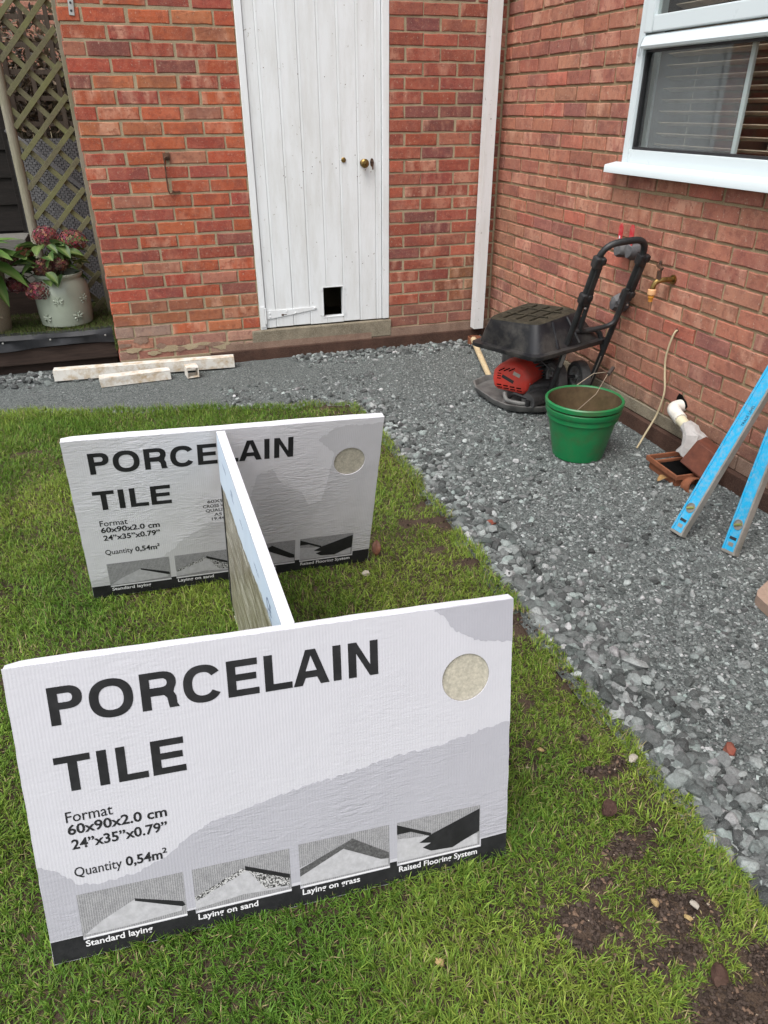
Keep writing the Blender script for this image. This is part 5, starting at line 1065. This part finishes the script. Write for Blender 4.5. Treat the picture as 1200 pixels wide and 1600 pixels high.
for xx in (-2.605, -2.93, -3.2): MB().lathe([(.001, 0), (.006, 0), (.006, .003), (.001, .004)], (xx, .130, .215), 8, rotx(math.pi/2)).build('nail', M['zinc'], rb)
def fake_turf():
    n = 15000; x = rng.uniform(-3.7, -2.545, n); y = rng.uniform(.148, .95, n); z = np.full(n, .238)+(.262+.010*np.sin(x*5)-.028*np.maximum(0, -2.95-x)-.250)*np.clip(1-(y-.148)/.2, 0, 1)
    m2 = 700; x = np.concatenate([x, rng.uniform(-2.556, -2.530, m2)]); y = np.concatenate([y, rng.uniform(.10, .20, m2)]); z = np.concatenate([z, rng.uniform(.11, .25, m2)]); n += m2
    C = np.array([.085, .125, .028])*rng.uniform(.55, 1.35, (n, 1)); C[rng.random(n) < .12] = [.17, .15, .07]
    V, F, Cc = blades(x, y, z, rng.uniform(.016, .034, n), rng.uniform(.0014, .0026, n), np.abs(rng.normal(.55, .35, n)), rng.uniform(0, 6.28, n), C); fast_mesh('turf', V, F, Cc, M['grass'], 'green artificial turf on the raised bed', 'turf', 'stuff')
fake_turf()

# ---- sage glazed pot with bees, and the hydrangea in it
PX, PY, PZ = -2.832, .42, .245; PS = 1.16
pot = empty('glazed_pot', (PX, PY, PZ), 'sage green glazed pot with embossed bees on the raised bed', 'pot')
prof = [(r*PS, z*1.12) for r, z in [(.001, 0), (.128, 0), (.136, .008), (.141, .06), (.144, .16), (.140, .215), (.126, .245), (.117, .255), (.119, .262), (.126, .270), (.127, .280), (.121, .285), (.112, .281), (.108, .262), (.105, .24)]]
MB().lathe(prof, (PX, PY, PZ), 40).build('pot_body', M['glaze'], pot); MB().lathe([(.122, .275), (.06, .28), (.001, .282)], (PX, PY, PZ), 20).build('compost', M['soil'], pot)
def bee(ang, z, s=1.0):
    mb = MB(); c = Vector((PX+.1645*math.cos(ang), PY+.1645*math.sin(ang), PZ+z*1.1)); s = s*1.15; nrm = Vector((math.cos(ang), math.sin(ang), 0)); tg = Vector((-math.sin(ang), math.cos(ang), 0)); Bm = Matrix((tg, Vector((0, 0, 1)), nrm)).transposed()
    def ell(x, z_, rx, rz, a):
        poly = []; vs = []; n = 10
        for (k, d) in ((1, -.002), (.9, .003), (.5, .006)):
            for q in range(n): t = 2*math.pi*q/n; u_, w_ = rx*k*math.cos(t), rz*k*math.sin(t); vs.append(c+Bm @ Vector(((x+u_*math.cos(a)-w_*math.sin(a))*s, (z_+u_*math.sin(a)+w_*math.cos(a))*s, d)))
        mb.add(vs, [(k*n+i, k*n+(i+1) % n, (k+1)*n+(i+1) % n, (k+1)*n+i) for k in range(2) for i in range(n)]+[tuple(range(2*n, 3*n))], True)
    ell(0, .0, .006, .013, 0); ell(0, .016, .005, .005, 0); ell(-.017, .006, .014, .006, -.35); ell(.017, .006, .014, .006, .35); ell(-.015, -.006, .011, .005, .3); ell(.015, -.006, .011, .005, -.3)
    for sx in (-1, 1): ell(sx*.010, .022, .006, .0015, sx*.9); ell(sx*.012, -.016, .007, .0015, -sx*.9)
    mb.build('bee_emblem', M['glaze'], pot)
for ang, z in ((R(-96), .150), (R(-60), .060), (R(-130), .055), (R(-38), .150)): bee(ang, z)
def leaf_mesh(name, L, W, droop, C, C2, n=7):
    vs, cs = [], []; rs = random.Random(int(L*9999+W*777))
    for i in range(n):
        t = i/(n-1); wv = W/2*math.sin(math.pi*t**.82)**.85 if 0 < t < 1 else .0008; z = -droop*L*t*t+.12*L*t; xx = L*t*(1-.15*droop*t)
        for s in (-1, -.5, 0, .5, 1): vs.append((xx, s*wv, z+abs(s)*wv*.35-(.0012 if s == 0 else 0)+rs.uniform(-.001, .001))); k = .9 if s == 0 else 0; cs.append(tuple(a*(1-k)+b*k for a, b in zip(C, C2)))
    fs = [(5*i+k, 5*i+k+1, 5*i+k+6, 5*i+k+5) for i in range(n-1) for k in range(4)]
    me = bpy.data.meshes.new(name); me.from_pydata(vs, [], fs); me.update(); me.polygons.foreach_set('use_smooth', [True]*len(fs)); at = me.color_attributes.new('Col', 'FLOAT_COLOR', 'POINT'); at.data.foreach_set('color', np.array([(*c, 1) for c in cs], dtype=np.float32).ravel()); me.materials.append(M['leafmat']); return me
hyd = empty('hydrangea', (PX, PY, PZ+.28), 'hydrangea with faded burgundy flower heads in the sage green pot', 'plant')
LM = [leaf_mesh('leaf', .10, .058, .35, c, (.16, .21, .07)) for c in [(.045, .095, .022), (.065, .12, .028), (.032, .07, .02), (.10, .155, .04)]]; base = Vector((PX, PY, PZ+.28)); r_ = random.Random(21)
def put(me, name, root, p, az, pitch, s, roll=0):
    o = link(name, me, root, Vector(p)-Vector(root.location)); o.rotation_euler = (Matrix.Rotation(az, 4, 'Z') @ Matrix.Rotation(pitch, 4, 'Y') @ Matrix.Rotation(roll, 4, 'X')).to_euler(); o.scale = (s, s, s); return o
for k in range(78):
    a = r_.uniform(0, 6.28); rr = r_.uniform(.02, .16)*(1.25 if math.cos(a) < 0 else 1.0); h = r_.uniform(.01, .22); put(r_.choice(LM), 'leaf', hyd, base+Vector((rr*math.cos(a)-.025, rr*math.sin(a)-.02, h)), a+r_.gauss(0, .5), r_.uniform(-.5, .45), r_.uniform(.8, 1.4), r_.gauss(0, .4))
heads = [(-.255, -.02, -.020, .066, 0), (-.128, -.135, -.045, .072, 0), (-.070, -.08, .085, .066, 1), (-.030, .03, .250, .076, 0), (.120, .02, .215, .088, 0), (.03, -.09, .10, .05, 1), (-.165, .02, .165, .052, 2), (-.270, .05, .120, .054, 1), (.01, .12, .18, .056, 1)]
for (dx, dy, dz, rad, kind) in heads:
    c = base+Vector((dx, dy, dz)); nf = 150; V, F, C = [], [], []; pal = [[(.17, .035, .045), (.24, .06, .07), (.11, .03, .035), (.30, .13, .11)], [(.15, .055, .05), (.22, .12, .085), (.10, .04, .035), (.26, .17, .11)], [(.22, .07, .035), (.28, .11, .05), (.14, .045, .03), (.2, .1, .06)]][kind]
    for k in range(nf):
        zc = 1-1.75*(k+.5)/nf; th = k*2.39996; q = math.sqrt(max(0, 1-zc*zc)); nv = Vector((q*math.cos(th), q*math.sin(th), zc)); p = c+Vector((nv.x*rad, nv.y*rad, nv.z*rad*.78))*r_.uniform(.86, 1.06)
        t1 = nv.orthogonal().normalized(); t2 = nv.cross(t1); a0 = r_.uniform(0, 1.57); col = r_.choice(pal); col = tuple(x*r_.uniform(.7, 1.3) for x in col)
        for m_ in range(4):
            a = a0+m_*1.5708; d = t1*math.cos(a)+t2*math.sin(a); e_ = t1*math.cos(a+1.57)+t2*math.sin(a+1.57); n0 = len(V); s_ = r_.uniform(.0075, .0105); V += [p, p+d*s_*.7+e_*s_*.55+nv*.002, p+d*s_*1.25+nv*r_.uniform(-.001, .004), p+d*s_*.7-e_*s_*.55+nv*.002]; F.append((n0, n0+1, n0+2, n0+3)); C += [tuple(x*.7 for x in col)]+[col]*3
    me = bpy.data.meshes.new('flower_head'); me.from_pydata([tuple(v-base) for v in V], [], F); me.update(); at = me.color_attributes.new('Col', 'FLOAT_COLOR', 'POINT'); at.data.foreach_set('color', np.array([(*cc_, 1) for cc_ in C], dtype=np.float32).ravel()); me.materials.append(M['petal']); link('flower_head', me, hyd)
    MB().tube([base+Vector((dx*.15, dy*.15, -.01)), base+Vector((dx*.6, dy*.6, max(.03, dz*.7))), c], .0035, 6).build('stem', M['bark'], hyd)
for k in range(10): a = r_.uniform(0, 6.28); MB().tube([base+Vector((.02*math.cos(a), .02*math.sin(a), -.005)), base+Vector((.07*math.cos(a), .07*math.sin(a), .15))], .003, 5).build('stem', M['bark'], hyd)

# ---- stone pot at the left edge and its broad leaved plant
QX, QY, QZ = -3.30, .36, .232
p2 = empty('stone_pot', (QX, QY, QZ), 'tall beige stone pot cut off by the left edge', 'pot')
MB().lathe([(.001, 0), (.128, 0), (.135, .01), (.152, .16), (.166, .34), (.172, .36), (.172, .39), (.160, .392), (.156, .36), (.15, .33)], (QX, QY, QZ), 36).build('pot_body', M['sandpot'], p2); MB().lathe([(.154, .345), (.08, .35), (.001, .352)], (QX, QY, QZ), 20).build('compost', M['soil'], p2)
for (za, an) in ((.12, R(-52)), (.135, R(-62))): c_ = Vector((QX+.149*math.cos(an), QY+.149*math.sin(an), QZ+za)); MB().tube([c_+Vector((-.02, -.005, .012)), c_, c_+Vector((.022, .008, -.012))], .004, 6).build('relief_twig', M['sandpot'], p2)
pl2 = empty('broad_leaf_plant', (QX, QY, QZ+.35), 'broad leaved green plant in the stone pot', 'plant'); LB = [leaf_mesh('leaf', .27, .135, .75, c, (.20, .27, .09)) for c in [(.075, .155, .030), (.045, .105, .024), (.10, .19, .04)]]; b2_ = Vector((QX, QY, QZ+.35))
for (a, pitch, s, h) in [(-.75, -.75, 1.1, .07), (-.25, -.55, 1.15, .08), (-.5, -.30, 1.1, .04), (.0, -.1, 1.1, .04), (-1.0, -.9, 1.1, .10), (.25, -.65, .9, .08), (-1.1, -.35, 1.0, .04), (.7, -.4, .9, .08), (-.8, .10, .95, .02), (1.6, -.5, 1, .06), (2.6, -.4, 1, .06), (-2.2, -.5, 1, .06), (-1.6, -.1, 1, .05), (.05, -.95, .95, .10), (-.35, -.9, .8, .12)]:
    p = b2_+Vector((.05*math.cos(a), .05*math.sin(a), h)); put(r_.choice(LB), 'leaf', pl2, p, a, pitch, s); MB().tube([b2_+Vector((0, 0, -.01)), p], .004, 5).build('stem', M['bark'], pl2)

# ---- trellis beside the outhouse
TY = .66; TX0, TX1 = -2.925, -2.585
tr = empty('trellis', (-2.755, TY, .236), 'weathered diagonal lattice trellis between post and outhouse', 'trellis')
MB().tube([(TX0-.020, TY, .236), (TX0-.020, TY, 2.25)], .029, 14).build('post', M['trellis_post'], tr); MB().bb((TX1, TY-.022, .236), (TX1+.040, TY+.022, 2.3), .004).build('post', M['trellis_post'], tr)
W_ = TX1-TX0-.012; x_l = TX0+.006
for d_, yy, off in ((1, TY-.012, .10), (-1, TY+.0015, .04)):
    k = -4
    while k < 14:
        zs = .24+.172*k+off if d_ > 0 else .24+.172*k+off+W_; a = (x_l, zs); b = (x_l+W_, zs+d_*W_*1.04)
        lo, hi = min(a[1], b[1]), max(a[1], b[1])
        if hi > .27 and lo < 2.2:
            t0, t1_ = 0.0, 1.0
            if lo < .245: 
                f_ = (.245-a[1])/(b[1]-a[1]); 
                if d_ > 0: t0 = max(0, f_)
                else: t1_ = min(1, f_)
            A = Vector((a[0]+(b[0]-a[0])*t0, yy, a[1]+(b[1]-a[1])*t0)); B = Vector((a[0]+(b[0]-a[0])*t1_, yy, a[1]+(b[1]-a[1])*t1_)); Ln = (B-A).length
            if Ln > .06: ang = math.atan2(B.z-A.z, B.x-A.x); MB().box((A+B)/2, (Ln, .012, .030), roty(-ang), .0015).build('slat', M['trellis_front'], tr)
        k += 1
# rattan screen behind it
rs_ = empty('rattan_screen', (-2.75, .98, .236), 'grey woven rattan screen behind the lattice trellis', 'screen'); mb = MB(); sy = .98
MB().bb((-3.02, sy+.012, .236), (-2.548, sy+.02, 1.30)).build('backing', M['blackplastic'], rs_)
for r0 in range(70):
    z = .25+.0150*r0
    for c0 in range(17): x = -3.0+.027*c0+(.0135 if r0 % 2 else 0); mb.box((x+.010, sy+.004+(.003 if (r0+c0) % 2 else 0), z+.008), (.0235, .006, .0135), None)
mb.build('weave', M['rattan'], rs_, kind='stuff'); MB().box((-2.78, sy-.02, 1.15), (.62, .02, .03), roty(R(42)), .003).build('brace', M['rattan'], rs_)
# weathered sleepers stacked at far left
ws = empty('timber_stack', (-3.25, .75, .236), 'weathered grey sleepers stacked behind the flower pots', 'timber')
for k, (a, b, z) in enumerate([(-4.2, -3.005, .2365), (-4.2, -3.00, .402), (-4.2, -3.012, .567)]): MB().bb((a, .72, z), (b, .98+.02*k, z+.162), .006).build('sleeper', M['greywood'] if k else M['darkwood'], ws)
# second trellis, shrubs, fence and a neighbour's wall beyond
t2 = empty('square_trellis', (-2.9, 1.62, .236), 'brown square lattice trellis further back behind the diagonal one', 'trellis')
for i in range(7): MB().bb((-3.65+.16*i, 1.60, .24), (-3.62+.16*i, 1.612, 2.25), .001).build('slat', M['fence'], t2)
for i in range(12): MB().bb((-3.72, 1.613, .40+.16*i), (-2.56, 1.625, .43+.16*i), .001).build('slat', M['fence'], t2)
MB().bb((-3.20, 1.50, .236), (-3.13, 1.57, 2.4), .006).build('post', M['fence'], t2)
fe_ = empty('board_fence', (-3.6, 2.3, 0), 'dark board fence closing the garden behind the trellis', 'fence')
for i in range(26): MB().bb((-5.4+.135*i, 2.30+(.012 if i % 2 else 0), -.05), (-5.27+.135*i, 2.318+(.012 if i % 2 else 0), 1.75+random.uniform(-.01, .01)), .003).build('board', M['fence'], fe_)
MB().bb((-5.4, 2.33, 1.4), (-1.9, 2.38, 1.48)).build('rail', M['fence'], fe_)
def shrub(name, c, rx, ry_, rz, n, cols, label, seed):
    t = empty(name, (c[0], c[1], .236), label, 'shrub'); q = np.random.default_rng(seed); u = q.normal(size=(n, 3)); u /= np.linalg.norm(u, axis=1)[:, None]; rad = q.random(n)**.45; P = u*rad[:, None]*np.array([rx, ry_, rz])+np.array(c)
    P[:, 2] = np.maximum(P[:, 2], .26); d = q.normal(size=(n, 3)); d /= np.linalg.norm(d, axis=1)[:, None]; e = np.cross(d, q.normal(size=(n, 3))); e /= np.linalg.norm(e, axis=1)[:, None]; L = q.uniform(.018, .038, n)[:, None]
    V = np.stack([P-d*L, P+e*L*.42, P+d*L, P-e*L*.42], 1).reshape(-1, 3)-np.array([c[0], c[1], .236]); i = np.arange(n)*4; F = np.stack([i, i+1, i+2, i+3], 1); C = np.array(cols)[q.integers(0, len(cols), n)]*q.uniform(.6, 1.3, (n, 1))
    o = fast_mesh('crown', V, [F], np.repeat(C, 4, 0), M['leafmat'], None, None, None); o.parent = t
    for k in range(5): a = k*1.3; MB().tube([(c[0]+.03*math.cos(a), c[1]+.03*math.sin(a), .24), (c[0]+rx*.5*math.cos(a), c[1]+ry_*.5*math.sin(a), c[2]+rz*.4)], [.012, .005], 6).build('trunk', M['bark'], t)
shrub('variegated_shrub', (-3.12, 1.28, 1.05), .20, .16, .62, 2200, [(.06, .10, .03), (.10, .14, .05), (.34, .33, .19), (.05, .08, .03)], 'cream and green variegated shrub behind the diagonal trellis', 5)
shrub('bare_shrub', (-2.85, 1.95, 1.70), .55, .22, .45, 2600, [(.10, .07, .045), (.14, .11, .07), (.30, .22, .15), (.06, .05, .035)], 'brown autumn shrub against the back fence', 6)
ds = empty('dark_shed', (-3.6, 1.0, .236), 'nearly black timber shed side at the left edge behind the sleepers', 'shed')
for i in range(9): MB().box((-3.62, 1.035+.004*i, .33+.165*i), (1.16, .022, .172), rotx(R(-6)), .003).build('board', M['shed'], ds)
MB().bb((-3.045, 1.00, .236), (-2.99, 1.06, 1.80), .004).build('corner_post', M['shed'], ds)
nb_ = empty('neighbour_wall', (-3.5, 6.0, 0), 'pale red neighbouring wall glimpsed over the fence', 'wall'); o = MB().bb((-9, 6.0, -.05), (2, 6.2, 3.0)).build('wall', M['mortar_back'], nb_)
st2 = MB()
for j in range(18):
    for k in range(30): v, f = brick_mesh(BL, BH, j+k); st2.add([Vector(q)*1.0+Vector((-6.2+.225*k+(.1125 if j % 2 else 0), 5.993, 1.3+.075*j)) for q in v], f)
o = st2.build('brickwork', M['brick'], nb_, kind='stuff'); o.color = (.36, .16, .11, 1)
